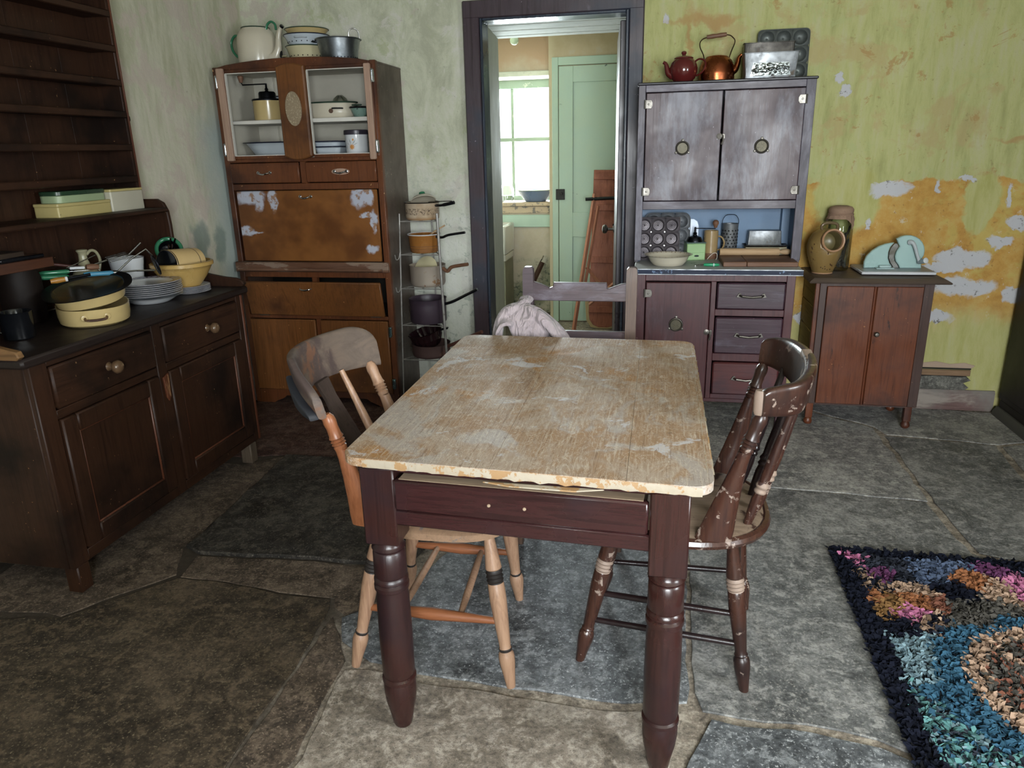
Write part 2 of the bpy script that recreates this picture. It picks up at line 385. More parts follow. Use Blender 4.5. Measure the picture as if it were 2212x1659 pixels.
def mortar_mat():
    m = stone('lime_mortar_bed', '#83776a', '#a09484', '#b8ad9d', .85, 9)
    t = NT.__new__(NT); t.m = m; t.t = m.node_tree; t.N = t.t.nodes; t.L = t.t.links; t.b = t.N['Principled BSDF']; t._o = None
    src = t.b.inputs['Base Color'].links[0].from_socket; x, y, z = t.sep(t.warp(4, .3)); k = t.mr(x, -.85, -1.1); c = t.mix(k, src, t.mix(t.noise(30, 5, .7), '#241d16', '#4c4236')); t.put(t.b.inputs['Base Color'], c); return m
MORT = mortar_mat()
WB = wall_back_mat(); WL = wall_left_mat()
M = dict(
 ceil=plaster('distempered_ceiling', '#a9a58f', '#bdb9a6'),
 wallside=plaster('limewash_side_wall', '#a3a18c', '#b2afa0', '#b5aa98'),
 wallfront=plaster('limewash_front_wall', '#a5a598', '#b4b2a8'),
 mortar=MORT,
 slate=stone('blue_grey_flagstone', '#55585b', '#76797c', '#989b9d', .55, 5, '#b4b6b7', .007),
 slate2=stone('grey_flagstone', '#626363', '#848482', '#a6a4a0', .58, 4.5, '#9b9890', .006),
 slate3=stone('pale_grey_flagstone', '#787878', '#9c9a97', '#bab7b1', .62, 4, '#b1aca2', .006),
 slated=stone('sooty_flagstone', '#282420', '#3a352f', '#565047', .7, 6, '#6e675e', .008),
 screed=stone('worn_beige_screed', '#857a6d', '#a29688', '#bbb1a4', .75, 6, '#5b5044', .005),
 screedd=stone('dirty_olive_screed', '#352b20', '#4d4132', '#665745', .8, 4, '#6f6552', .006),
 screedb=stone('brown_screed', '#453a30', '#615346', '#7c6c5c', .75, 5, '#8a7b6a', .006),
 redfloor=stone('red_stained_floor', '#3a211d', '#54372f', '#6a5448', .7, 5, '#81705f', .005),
 doorcase=wood('dark_varnished_door_casing', '#33292d', '#42373d', 'Z', .38, '#58525a', .62, wsoft=.15, dark='#2c303c', spec=.5, specks='#8a8390'),
 doorbead=wood('blue_black_door_bead', '#22272f', '#323a47', 'Z', .35, spec=.5),
 doorleaf=wood('dark_brown_door_leaf', '#281f24', '#382e33', 'Z', .35, spec=.5, specks='#7a717b'),
 revealL=wood('grey_green_reveal_board', '#8f917e', '#a3a490', 'Z', .7, '#b4b2a0', .6, spec=.2),
 soffit=plaster('flaking_white_soffit', '#b7bcae', '#cfd2c6', '#a7a89b'),
 base=wood('scuffed_brown_skirting', '#5a4340', '#6d5652', 'X', .55, '#8f857c', .5, 8, wsoft=.15, dark='#7a756f', spec=.3, darkamt=.48),
 lath=wood('bare_lath', '#6a5240', '#8a7058', 'X', .8, spec=.2), rubble=stone('bare_grey_render', '#56544e', '#77756e', '#97958c', .85, 9, bump=.012),
 darkcup=paint('black_brown_gloss', '#16130f', '#211d17', .5, spec=.35), plinth=paint('dull_grey_plinth', '#3c3b36', '#4c4a43', .6, '#8a877d', .66),
 # furniture
 dres=wood('dark_dresser_wood', '#24150e', '#352116', 'Y', .5, '#48301f', .7, dark='#170d08', spec=.22, specks='#8d6a48'),
 dresv=wood('dark_dresser_wood_upright', '#24150e', '#352116', 'Z', .5, '#48301f', .7, dark='#170d08', spec=.22, specks='#8d6a48'),
 dresr=wood('reddish_dresser_edge', '#3c1e14', '#5a3220', 'Z', .45, '#8d6a4a', .62, spec=.4),
 drestop=wood('dresser_top_wood', '#17100e', '#221916', 'Y', .48, '#57402f', .7, spec=.3),
 dresknob=paint('worn_brown_knob', '#57422f', '#6d563f', .3, '#b49a78', .62, 60), dresworn=wood('worn_pale_dresser_end', '#4a331f', '#7a5b3a', 'X', .55, spec=.3),
 cab=wood('orange_brown_plywood', '#583419', '#724826', 'Z', .38, dark='#462814', spec=.45, specks='#b98a58', darkamt=.6),
 cabf=wood('reddish_brown_cabinet_frame', '#4e2b17', '#643a22', 'Z', .38, dark='#351a0e', spec=.45, specks='#c9a070'),
 cabs=wood('grey_brown_cabinet_side', '#43342c', '#54443b', 'Z', .35, spec=.5, dark='#33261e', specks='#c0ad98'),
 cabm=wood('dusty_cabinet_moulding', '#4f3324', '#654838', 'X', .5, '#7d6a5c', .55, spec=.35),
 cream=paint('cream_cabinet_lining', '#b9b5a8', '#a8a396', .5, '#8b8578', .7), white=paint('chalky_white_edge', '#cfccc4', '#bcb8ae', .5),
 strip=wood('bare_pinkish_batten', '#8f7262', '#a58a78', 'Z', .6, '#c3b2a5', .66, spec=.3), rough=paint('textured_grille', '#8a7a62', '#6c5e4a', .7, '#a89a80', .56, 120, bump=.004),
 chrome=metal('tarnished_chrome', '#c9ccd0', '#9a9fa5', .18), chromeb=metal('verdigris_hinge', '#8fb0b5', '#6d8f97', .3, '#4a6468', .6), steelc=metal('dull_nickel', '#7d7973', '#5f5b55', .42, '#5d564c', .62, 40),
 hoos=wood('maroon_bloom_and_painted_sheen', '#3c272b', '#4a3338', 'Z', .42, '#77757f', .45, 5, dark='#372831', spec=.5, specks='#a39ca6', wsoft=.22),  # grey over the maroon: part worn patina, part painted sky reflection and haze
 hoosf=wood('slate_maroon_frame_bloom_and_painted_sheen', '#383038', '#4a414b', 'Z', .42, '#716e7a', .47, 6, dark='#3a3540', spec=.5, wsoft=.22),  # frame takes the same mix of wear and painted-in sky sheen
 hoosx=wood('slate_maroon_rail_bloom_and_painted_sheen', '#3d333b', '#50464f', 'X', .42, '#787380', .47, 6, dark='#3f3841', spec=.5, wsoft=.22),  # rails: patina and bluish sky sheen both put into this grey
 hoosb=wood('maroon_base_paint', '#402125', '#502d30', 'Z', .4, '#5a4a53', .55, 6, wsoft=.2, dark='#3d262c', spec=.5, specks='#7d6a6a'),
 hoosd=wood('dark_plum_drawer_paint', '#33202a', '#412d37', 'X', .38, '#574f5b', .52, 6, wsoft=.2, dark='#33232b', spec=.5, specks='#8a7c80'),
 hoosr=wood('red_brown_drawer_paint', '#451f21', '#552b2b', 'X', .4, '#5a4450', .62, 7, dark='#35202a', spec=.5),
 hoostop=paint('black_cabinet_top', '#1f1c22', '#2c282e', .4), blue=paint('slate_blue_lining', '#5c7794', '#6a86a5', .5),
 counter=paint('grey_enamel_worktop', '#a6a8a6', '#969896', .45, '#7d7f7e', .64), navy=paint('chipped_navy_edge', '#141d33', '#1b2743', .5, '#5f7390', .6, 30, spec=.3), steel=metal('worn_steel_edge', '#a4a7aa', '#75797d', .45),
 cup=wood('red_brown_oak', '#4c2615', '#653620', 'Z', .42, '#331a10', .6, 9, dark='#3a1d14', spec=.45, specks='#a8764e'),
 cupd=wood('dark_oak_stile', '#33221e', '#45322c', 'Z', .42, '#5d4c46', .64, spec=.45, specks='#8a7060'), cupt=wood('dusty_dark_cupboard_top', '#3c312b', '#564940', 'X', .5, '#7a6c5e', .63, spec=.4),
 cupy=wood('yellow_washed_board', '#7a6734', '#927d42', 'Y', .7, '#5a4a28', .66, spec=.2),
 frame=wood('dark_maroon_varnish', '#241210', '#331b18', 'Z', .29, '#4f2d2d', .66, dark='#1f1015', spec=.55), framex=wood('dark_maroon_varnish_rail', '#251314', '#341c1c', 'X', .27, '#5c3033', .66, dark='#21131a', spec=.55),
 raw=wood('raw_drawer_edge', '#8a7662', '#9b8872', 'X', .7, spec=.2), cream2=paint('flaking_cream_paint', '#9d917e', '#aaa294', .6, '#967650', .5, 30, bump=.004),
 chl=wood('bare_beech', '#846450', '#a07f66', 'Z', .45, '#5f4a3c', .68, spec=.4), chlo=wood('orange_varnish_post', '#74452a', '#8c583a', 'Z', .35, spec=.45), chlr=wood('reddish_stretcher', '#6e4029', '#8a5536', 'X', .4, spec=.45),
 ring=paint('scorched_ring', '#1f1916', '#2c231e', .6), soot=paint('charred_crest_end', '#17191f', '#22242a', .6),
 chr=wood('chipped_dark_chair_varnish', '#2a1a17', '#41281f', 'Z', .26, '#8a7a70', .59, 26, dark='#1f1211', spec=.55, wstretch=False), chrw=paint('bare_worn_chair_edge', '#8a776a', '#75604f', .6, '#38211b', .56, 18),
 chrs=wood('flaking_chair_seat', '#5d4d40', '#7a6858', 'X', .5, '#33201b', .55, 10, spec=.4, wstretch=False), chrd=wood('near_black_spindle', '#171012', '#241819', 'Z', .22, '#6a5a54', .68, spec=.55),
 chb=wood('bloomed_back_chair', '#403539', '#504449', 'X', .4, '#7a7580', .48, 6, dark='#523732', spec=.5, wsoft=.25), chbb=wood('brown_chair_post', '#43332c', '#5a463a', 'Z', .45, spec=.45),
)
def crest_mat():
    t = NT('grey_weathered_crest'); v = t.map((9, 1.6, 9)); g = t.noise(2.2, 6, .65, 1.0, v); n = t.noise(4.5, 6, .68, .5)
    c = t.ramp(g, [(.3, '#4f443d'), (.5, '#5e5249'), (.7, '#6b5b4f')]); c = t.mix(t.mr(n, .48, .6), c, '#463a37'); c = t.mix(t.mr(t.noise(3.5, 5, .65, 1.2), .56, .62, 0, .7), c, '#6e4c38')
    t.bump(g, .002, .5); return t.out(c, .6, 0, .35)
M['crest'] = crest_mat(); M['splat'] = wood('dark_weathered_splat', '#2c2320', '#40342f', 'Z', .55, '#6a5c54', .66, spec=.35)
def tabletop_mat():
    t = NT('stripped_paint_tabletop'); v = t.map((20, 1.0, 20)); g = t.noise(1.8, 6, .65, 1.4, v); n = t.noise(5, 7, .7, .8); w = t.noise(3.0, 6, .62, 1.0, t.map((1.7, 1, 1)))
    f = t.noise(34, 5, .7, .6, t.map((1.6, .8, 1)))
    c = t.ramp(g, [(.28, '#7c5f45'), (.5, '#98795a'), (.72, '#8b6f53')]); c = t.mix(t.mr(n, .44, .6), c, '#a08d7b'); c = t.mix(t.mr(t.noise(4, 6, .65, .6), .54, .64, 0, .9), c, '#9b6f3c')
    c = t.mix(t.mr(w, .53, .62, 0, .85), c, '#a09790'); c = t.mix(t.mr(t.noise(6.5, 6, .65, .7), .6, .64, 0, .9), c, '#b9b7bb'); c = t.mix(t.mr(f, .6, .66, 0, .75), c, '#bdad9c'); c = t.mix(t.mr(f, .37, .32, 0, .7), c, '#674e38')
    gl = t.noise(9, 6, .7, .5, v); c = t.mix(t.mr(gl, .54, .62, 0, .55), c, '#b9aa98'); c = t.mix(t.mr(gl, .44, .36, 0, .6), c, '#6f5338')
    sc = t.noise(7, 5, .7, 2.5, t.map((3, 1.2, 3))); c = t.mix(t.mr(t.math('ABSOLUTE', t.math('SUBTRACT', sc, .5)), .012, .004, 0, .6), c, '#cfc4b4')
    t.bump(t.math('ADD', n, t.math('ADD', t.math('MULTIPLY', f, .6), t.math('MULTIPLY', gl, .4))), .004, .6)
    return t.out(c, t.mr(w, .35, .65, .7, .48), 0, .35)
M['ttop'] = tabletop_mat()
# ------------------------------------------------------------------ room shell
b = MB(); b.box(-2.6, 2.6, -1.8, 4.2, -.2, -.005); b.box(-2.6, 1.0, 4.2, 7.2, -.2, 0.0)
FLOOR = struct('floor', b, M['mortar'])
def slab(poly, mt, z=0.0, jit=.011, ch=.007):
    P = []
    n = len(poly)
    for i in range(n):
        a = Vector(poly[i]); c = Vector(poly[(i+1) % n]); k = max(1, int((c-a).length/.055))
        for j in range(k): P.append(a + (c-a)*(j/k))
    P = [p + Vector((mnoise.noise(Vector((p.x*9, p.y*9, 3.1))), mnoise.noise(Vector((p.x*9, p.y*9, 8.7)))))*jit*1.3 + Vector((mnoise.noise(Vector((p.x*31, p.y*31, 1.1))), mnoise.noise(Vector((p.x*31, p.y*31, 5.2)))))*.006 for p in P]
    o = obj('flagstone', MB().prism([tuple(p) for p in P], 'xy', -.0048, z, .0035 if z > .005 else .0018), mt, FLOOR); return o
SL = dict(
A=([[-.965,1.847],[-.793,2.0],[-.754,2.246],[-.706,2.392],[-.655,2.824],[-.566,3.05],[.1,3.0],[.122,2.407],[.116,1.881],[.113,1.649],[.057,1.636],[-.114,1.624],[-.355,1.627],[-.655,1.642],[-.789,1.663],[-.909,1.739]], 'slate', .003),
B=([[.168,2.998],[.486,3.022],[.836,3.005],[1.1,2.978],[1.105,2.734],[1.122,2.568],[1.5,2.4],[1.6,1.4],[.72,1.5],[.664,1.557],[.574,1.605],[.413,1.615],[.244,1.618],[.146,1.626],[.13,1.687],[.131,1.882],[.14,2.475]], 'slate2', .002),
C=([[.083,4.15],[.72,4.12],[1.101,3.83],[1.11,2.992],[.841,3.02],[.489,3.035],[.136,3.02]], 'slate3', .002),
D=([[1.133,3.724],[1.613,3.67],[1.561,3.162],[1.45,2.7],[1.361,2.545],[1.152,2.589],[1.141,2.757],[1.133,2.988]], 'slate2', .001),
F=([[.168,1.595],[.243,1.592],[.411,1.588],[.57,1.577],[.648,1.54],[.9,1.2],[.7,.6],[-.1,.6],[.03,1.1],[.107,1.45]], 'slate', .003),
G=([[-.855,1.622],[-.782,1.634],[-.646,1.608],[-.351,1.594],[-.112,1.59],[.057,1.6],[.088,1.59],[.08,1.48],[0,1.15],[-.13,.6],[-.9,.6],[-.83,1.3]], 'screed', 0.0),
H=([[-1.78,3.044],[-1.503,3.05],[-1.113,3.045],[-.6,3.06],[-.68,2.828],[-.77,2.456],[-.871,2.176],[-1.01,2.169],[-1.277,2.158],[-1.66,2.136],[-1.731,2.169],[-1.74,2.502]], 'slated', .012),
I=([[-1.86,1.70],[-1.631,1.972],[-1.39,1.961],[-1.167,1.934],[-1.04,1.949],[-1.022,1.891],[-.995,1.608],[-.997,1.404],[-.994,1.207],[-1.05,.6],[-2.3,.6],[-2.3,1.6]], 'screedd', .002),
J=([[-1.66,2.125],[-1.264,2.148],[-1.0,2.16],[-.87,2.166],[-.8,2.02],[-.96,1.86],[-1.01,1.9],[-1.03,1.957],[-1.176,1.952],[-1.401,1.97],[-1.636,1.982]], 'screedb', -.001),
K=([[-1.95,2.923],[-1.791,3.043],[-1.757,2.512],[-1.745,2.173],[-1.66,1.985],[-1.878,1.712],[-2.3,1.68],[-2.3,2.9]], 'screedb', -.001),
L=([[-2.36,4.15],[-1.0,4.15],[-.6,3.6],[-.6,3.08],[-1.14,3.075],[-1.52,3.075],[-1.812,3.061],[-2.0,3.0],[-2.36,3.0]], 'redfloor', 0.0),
E=([[.73,4.18],[1.425,4.183],[1.785,4.15],[1.77,3.735],[1.63,3.69],[1.152,3.751],[1.117,3.852]], 'slate3', 0.0),
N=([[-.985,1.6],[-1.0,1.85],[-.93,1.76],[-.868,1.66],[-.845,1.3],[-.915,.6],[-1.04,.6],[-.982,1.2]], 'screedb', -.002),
Q=([[1.64,3.66],[1.785,3.7],[2.28,3.6],[2.28,1.2],[1.62,1.3],[1.46,2.44],[1.6,3.1]], 'slate3', .001))
for k in SL: slab([tuple(p) for p in SL[k][0]], M[SL[k][1]], SL[k][2])

b = MB()                                                    # back wall, thick, with the door opening splayed towards the scullery
b.box(-2.6, -1.0, 4.2, 4.3, -.1, 2.6); b.box(-.2, 2.6, 4.2, 4.3, -.1, 2.6); b.box(-1.0, -.2, 4.2, 4.3, 2.09, 2.6)
b.prism([(-2.6, 4.3), (-1.012, 4.3), (-1.07, 4.88), (-2.6, 4.88)], 'xy', 0, 2.6); b.prism([(-.205, 4.3), (2.6, 4.3), (2.6, 4.88), (-.14, 4.88)], 'xy', 0, 2.6)
b.box(-1.07, -.14, 4.3, 4.88, 2.095, 2.6)
struct('wall_back', b, WB, smooth=False)
b = MB()
b.box(-2.6, -2.4, -1.8, 4.3, -.1, 2.6); struct('wall_left', b, WL, smooth=False)
b = MB(); b.box(2.3, 2.6, -1.6, .05, -.1, 2.6); b.box(2.3, 2.6, .85, 4.3, -.1, 2.6); b.box(2.3, 2.6, .05, .85, -.1, 1.0); b.box(2.3, 2.6, .05, .85, 2.0, 2.6)
struct('wall_right', b, M['wallside'], smooth=False)
b = MB(); b.box(-2.6, -.06, -1.6, -1.0, -.1, 2.6); b.box(1.1, 2.6, -1.6, -1.0, -.1, 2.6); b.box(-.06, 1.1, -1.6, -1.0, -.1, .82); b.box(-.06, 1.1, -1.6, -1.0, 2.08, 2.6)
struct('wall_front', b, M['wallfront'], smooth=False)
b = MB(); b.box(-2.6, 2.6, -1.8, 4.3, 2.42, 2.6); struct('ceiling', b, M['ceil'], smooth=False)
wf = MB(); wf.box(-.06, 0, -1.58, -1.5, .82, 2.08); wf.box(1.04, 1.1, -1.58, -1.5, .82, 2.08); wf.box(0, 1.04, -1.58, -1.5, .82, .88); wf.box(0, 1.04, -1.58, -1.5, 2.02, 2.08); wf.box(.505, .535, -1.57, -1.52, .88, 2.02); wf.box(0, 1.04, -1.57, -1.52, 1.43, 1.46)
struct('window_2', wf, M['white'])
# skirting and the broken plaster above it
b = MB(); b.prism([(4.18, 0), (4.2, 0), (4.2, .112), (4.19, .112), (4.182, .1)], 'yz', .7, 1.79)
struct('baseboard_back', b, M['base'])
RB = []
for i in range(13): RB.append((1.28+.36*i/12, .108))
RB += [(1.66, .125), (1.63, .15), (1.665, .165), (1.64, .19), (1.6, .184), (1.5, .187), (1.4, .183), (1.28, .19)]
struct('trim_3', MB().prism(RB, 'xz', 4.194, 4.2, .003).jitter(.003, 30), M['rubble'])
struct('trim_4', MB().box(1.28, 1.655, 4.188, 4.2, .192, .224, .002), M['lath'])
struct('trim_5', MB().box(1.28, 1.657, 4.195, 4.2, .226, .233).box(1.28, 1.64, 4.196, 4.2, .184, .191), M['darkcup'])
PK = [(1.28, .234), (1.66, .234), (1.675, .25), (1.62, .265), (1.55, .256), (1.48, .27), (1.4, .258), (1.28, .262)]
struct('trim_8', MB().prism(PK, 'xz', 4.195, 4.2, .002), paint('pinkish_bare_plaster', '#a58f7c', '#b39e8c', .85))

# ------------------------------------------------------------------ doorway
b = MB()
def jamb(x0, x1): b.box(x0, x1, 4.155, 4.2, 0, 2.165, .006)
jamb(-1.09, -1.0); jamb(-.212, -.136); b.box(-1.09, -.136, 4.153, 4.2, 2.082, 2.17, .006)
tr = struct('trim_1', b, M['doorcase'])
b = MB(); b.box(-1.0, -.985, 4.16, 4.3, 0, 2.085, .004); b.box(-.228, -.212, 4.16, 4.3, 0, 2.085, .004); b.box(-.985, -.228, 4.16, 4.3, 2.07, 2.085, .004)
obj('door_stop', b, M['doorbead'], tr)
b = MB(); b.prism([(-.999, 4.3), (-1.012, 4.3), (-1.068, 4.878), (-1.055, 4.878)], 'xy', 0, 2.095); struct('trim_2', b, M['revealL'])
b = MB(); 
lint = struct('trim_6', MB().box(-1.06, -.17, 4.3, 4.32, 2.0905, 2.095), M['soffit'])
for i in range(6): obj('lintel_board', MB().box(-1.07, -.14, 4.302+i*.096, 4.394+i*.096, 2.078-.002*(i % 2), 2.094, .003), M['soffit'], lint)
# the room's own door, folded back into the scullery
d1 = bpy.data.objects.new('door_1', None); C.objects.link(d1); d1['kind'] = 'structure'; d1.location = (-.222, 4.27, 0); d1.rotation_euler = (0, 0, math.radians(4.8))
obj('leaf', MB().box(-.04, 0, 0, .78, .01, 2.05, .004), M['doorleaf'], d1)
k = MB(); k.lathe([(0,0),(.022,0),(.022,.006),(.009,.008),(.009,.04),(.026,.05),(.03,.062),(.024,.075),(0,.08)], 16, Matrix.Translation((-.04,.72,.9)) @ Matrix.Rotation(-PI/2, 4, 'Y')); obj('door_knob', k, M['steelc'], d1)
# ------------------------------------------------------------------ scullery
b = MB(); b.box(-2.4, -2.2, 4.88, 6.5, 0, 2.6); struct('wall_scullery_left', b, plaster('cream_limewash', '#b5a98f', '#c4b797'), smooth=False)
b = MB(); b.box(1.0, 1.2, 4.88, 6.5, 0, 2.6); struct('wall_scullery_right', b, M['wallside'], smooth=False)
b = MB(); b.box(-2.4, 1.2, 4.88, 7.0, 2.31, 2.5); struct('ceiling_scullery', b, M['soffit'], smooth=False)
def scull_mat():
    t = NT('mouldy_cream_scullery_wall'); x, y, z = t.sep(t.warp(5, .3)); n = t.noise(7, 6, .68); f = t.noise(24, 6, .7)
    c = t.ramp(n, [(.3, '#b0a48f'), (.55, '#bbb09d'), (.72, '#bcb6ac')]); c = t.mix(t.mr(z, 2.0, 2.15), c, '#b39a82')
    mo = t.math('MULTIPLY', t.mr(z, .52, .3), t.mr(n, .42, .56)); c = t.mix(mo, c, '#8a8a72'); c = t.mix(t.math('MULTIPLY', mo, t.mr(f, .5, .6)), c, '#4f5549')
    t.bump(n, .01, .5); return t.out(c, .85, 0, .2)
b = MB(); b.box(-2.4, -.93, 6.5, 6.95, 0, .9); b.box(-2.4, -1.98, 6.5, 6.95, .9, 2.5); b.box(-.955, -.93, 6.5, 6.95, .9, 2.5); b.box(-1.98, -.955, 6.5, 6.95, 2.0, 2.5)
struct('wall_scullery_window', b, scull_mat(), smooth=False)
def ochre_wall():
    t = NT('ochre_scullery_wall'); n = t.noise(6, 6, .66); x, y, z = t.sep(); c = t.ramp(n, [(.3, '#a8987a'), (.6, '#b3a388'), (.75, '#b0a89a')]); c = t.mix(t.mr(x, -.86, -.93), c, '#b7a98e'); t.bump(n, .006, .5); return t.out(c, .85, 0, .2)
b = MB(); b.box(-.93, 1.0, 6.15, 6.5, 0, 2.5); struct('wall_scullery_back', b, ochre_wall(), smooth=False)
win = bpy.data.objects.new('window_1', None); C.objects.link(win); win['kind'] = 'structure'; win.location = (-1.465, 6.82, .98)
MG = paint('flaking_green_white_window_paint', '#8a9a88', '#7c8d7c', .5, '#b0b3a6', .62)
f = MB(); f.box(-1.98, -1.945, 6.78, 6.86, .98, 2.0, .003); f.box(-.99, -.955, 6.78, 6.86, .98, 2.0, .003); f.box(-1.945, -.99, 6.78, 6.86, 1.93, 2.0, .003); f.box(-1.945, -.99, 6.78, 6.86, .98, 1.02, .003); obj('window_frame', f, MG, win, world=True)
for x in (-1.355, -1.66): obj('glazing_bar', MB().box(x-.013, x+.013, 6.79, 6.84, 1.02, 1.93, .003), MG, win, world=True)
for z in (1.505,): obj('glazing_bar', MB().box(-1.945, -.99, 6.788, 6.842, z-.016, z+.016, .003), MG, win, world=True)
GP = glass('window_pane_glass', (.97, .99, .98, 1))
for x0, x1 in ((-1.945, -1.671), (-1.649, -1.366), (-1.344, -.99)):
    for z0, z1 in ((1.02, 1.489), (1.521, 1.93)): obj('pane', MB().box(x0, x1, 6.812, 6.816, z0, z1), GP, win, world=True, smooth=False)
obj('window_head', MB().box(-1.98, -.955, 6.47, 6.8, 2.0, 2.04, .006).jitter(.006, 12), M['soffit'], win, world=True)
MS = paint('peeling_sill_paint', '#b9a68c', '#a99a88', .7, '#77716a', .56, 20, bump=.004)
obj('sill', MB().box(-1.98, -.95, 6.46, 6.8, .945, .98, .006), MS, win, world=True)
obj('sill_apron', MB().box(-1.98, -.935, 6.485, 6.5, .885, .943, .003), MS, win, world=True)
GB = paint('mint_green_board', '#a9c0b0', '#9db5a5', .5, '#6a7b73', .68, 10)
b = MB(); b.box(-2.2, -.935, 6.478, 6.5, .765, .872, .004); struct('trim_7', b, GB)
# green panelled cupboard door and its frame
d2 = bpy.data.objects.new('door_2', None); C.objects.link(d2); d2['kind'] = 'structure'; d2.location = (-.45, 6.13, 0)
GD = paint('pale_green_door_paint', '#9fb3a2', '#a8b59e', .5, '#4d5a58', .68, 9, bump=.002)
f = MB(); f.box(-.902, -.852, 6.125, 6.15, 0, 2.095, .003); f.box(-.05, 0, 6.125, 6.15, 0, 2.095, .003); f.box(-.852, -.05, 6.125, 6.15, 2.035, 2.095, .003); obj('door_frame', f, GD, d2, world=True)
f = MB(); f.box(-.846, -.735, 6.12, 6.148, .012, 2.028, .002); f.box(-.166, -.056, 6.12, 6.148, .012, 2.028, .002); f.box(-.735, -.166, 6.12, 6.148, 1.91, 2.028, .002); f.box(-.735, -.166, 6.12, 6.148, .72, .92, .002); f.box(-.735, -.166, 6.12, 6.148, .012, .2, .002); obj('leaf', f, GD, d2, world=True)
obj('panel', MB().box(-.735, -.166, 6.132, 6.146, .92, 1.91), GD, d2, world=True); obj('panel', MB().box(-.735, -.166, 6.132, 6.146, .2, .72), GD, d2, world=True)
k = MB(); k.box(-.872, -.8, 6.108, 6.121, 1.02, 1.105, .003); k.lathe([(0,0),(.011,0),(.011,.03),(0,.034)], 12, Matrix.Translation((-.825, 6.108, 1.07)) @ Matrix.Rotation(PI/2, 4, 'X')); obj('rim_lock', k, M['darkcup'], d2, world=True)
# sink
t = thing('sink', 'white glazed butler sink below the scullery window', 'sink', (-1.75, 6.28, .52))
s = MB(); s.prism(rrect(-.47, .45, -.2, .2, .03), 'xy', 0, .05); 
for q in ((-.47, .45, -.2, -.165), (-.47, .45, .165, .2)): s.box(q[0], q[1], q[2], q[3], .05, .29, .01)
s.box(-.47, -.435, -.165, .165, .05, .29, .01); s.box(.415, .45, -.165, .165, .05, .29, .01)
WG = paint('white_glaze', '#cfcfc8', '#c0bdb0', .12); obj('basin', s, WG, t)
PM = paint('mouldy_sink_pier', '#8d8b78', '#77786a', .9)
for x in (-.4, .33): obj('pier', MB().box(x, x+.11, -.17, .18, -.52, 0, .006), PM, t)
# bare bulb
t = thing('light_bulb', 'pale green bare light bulb hanging from the scullery ceiling', 'light bulb', (-1.19, 6.1, 2.31))
obj('bulb', MB().lathe([(0,-.118),(.018,-.114),(.031,-.1),(.035,-.083),(.03,-.066),(.017,-.05),(.014,-.04),(0,-.04)], 20), paint('milky_green_glass', '#bccbb0', '#c6d3bc', .1), t)
obj('lamp_holder', MB().lathe([(0,-.042),(.016,-.042),(.018,-.012),(.025,-.008),(.025,0),(0,0)], 16), M['darkcup'], t)
# dark cupboard side at the right edge of the picture
t = thing('cupboard', 'black brown cupboard at the right edge beside the yellow wall', 'cupboard', (2.04, 3.4, 0))
obj('carcass', MB().box(1.795, 2.295, 2.3, 4.15, .085, 1.9, .006), M['darkcup'], t, world=True)
obj('plinth', MB().prism([(2.3, 0), (4.14, 0), (4.14, .085), (2.3, .085)], 'yz', 1.8, 2.29, .004), M['darkcup'], t, world=True)
obj('plinth_moulding', MB().prism([(1.77, 0), (1.8, 0), (1.8, .045), (1.79, .045), (1.772, .02)], 'xz', 2.3, 4.14), M['plinth'], t, world=True)
for y0, y1 in ((2.34, 3.2), (3.26, 4.1)): obj('door', MB().box(1.786, 1.797, y0, y1, .12, 1.86, .004), M['darkcup'], t, world=True)
# ------------------------------------------------------------------ tall orange brown kitchen cabinet
KC = thing('kitchen_cabinet', 'tall orange brown plywood kitchen cabinet with open glazed top and drop flap', 'cabinet', (-1.915, 3.98, 0))
def kc(name, mb, m, par=None, **k):
    return obj(name, mb, m, par or KC, world=True, **k)
for x in (-2.37, -1.482): kc('side_panel', MB().box(x, x+.02, 3.81, 4.185, 0, 1.858, .003), M['cabs'])
kc('back_panel', MB().box(-2.35, -1.482, 4.165, 4.18, .05, 1.855), M['cabs'])
kc('top_panel', MB().box(-2.372, -1.46, 3.82, 4.185, 1.85, 1.862, .003), M['cabs'])
kc('floor_panel', MB().box(-2.35, -1.482, 3.83, 4.165, .06, .08), M['cabs'])
f = MB()
f.box(-2.372, -2.34, 3.795, 3.825, 0, 1.865, .003); f.box(-1.492, -1.459, 3.795, 3.825, 0, 1.865, .003)
f.box(-2.34, -1.492, 3.797, 3.825, 1.382, 1.402, .002); f.box(-1.93, -1.893, 3.799, 3.825, 1.27, 1.382, .002)
f.box(-2.34, -1.492, 3.797, 3.825, 1.236, 1.27, .002); f.box(-2.34, -1.492, 3.797, 3.825, .758, .79, .002)
f.box(-2.34, -1.492, 3.797, 3.825, .519, .54, .002); f.box(-1.931, -1.901, 3.799, 3.825, .087, .519, .002)
f.box(-1.93, -1.9, 3.802, 3.83, .54, .758)
kc('face_frame', f, M['cabf'])
arch = [(-2.345, 1.848), (-1.49, 1.848)] + [(-1.49 - .855*t, 1.862 + .033*math.sin(PI*t)**.7) for t in [i/16 for i in range(17)]]
kc('arched_cornice', MB().prism(arch, 'xz', 3.785, 3.81, .003), M['cabf'])
ap = [(-2.34, .087), (-2.34, .0), (-2.255, 0), (-2.235, .012), (-2.19, .03), (-2.17, .047), (-1.66, .047), (-1.64, .03), (-1.595, .012), (-1.575, 0), (-1.492, 0), (-1.492, .087)]
kc('plinth_apron', MB().prism(ap, 'xz', 3.797, 3.815, .002), M['cabf'])
kc('mid_ledge', MB().box(-2.38, -1.462, 3.775, 3.83, .79, .846, .004), M['cabm'])
kc('ledge_moulding', MB().prism([(3.76, .8), (3.776, .793), (3.776, .812), (3.766, .812)], 'yz', -2.36, -1.495), M['cabm'])
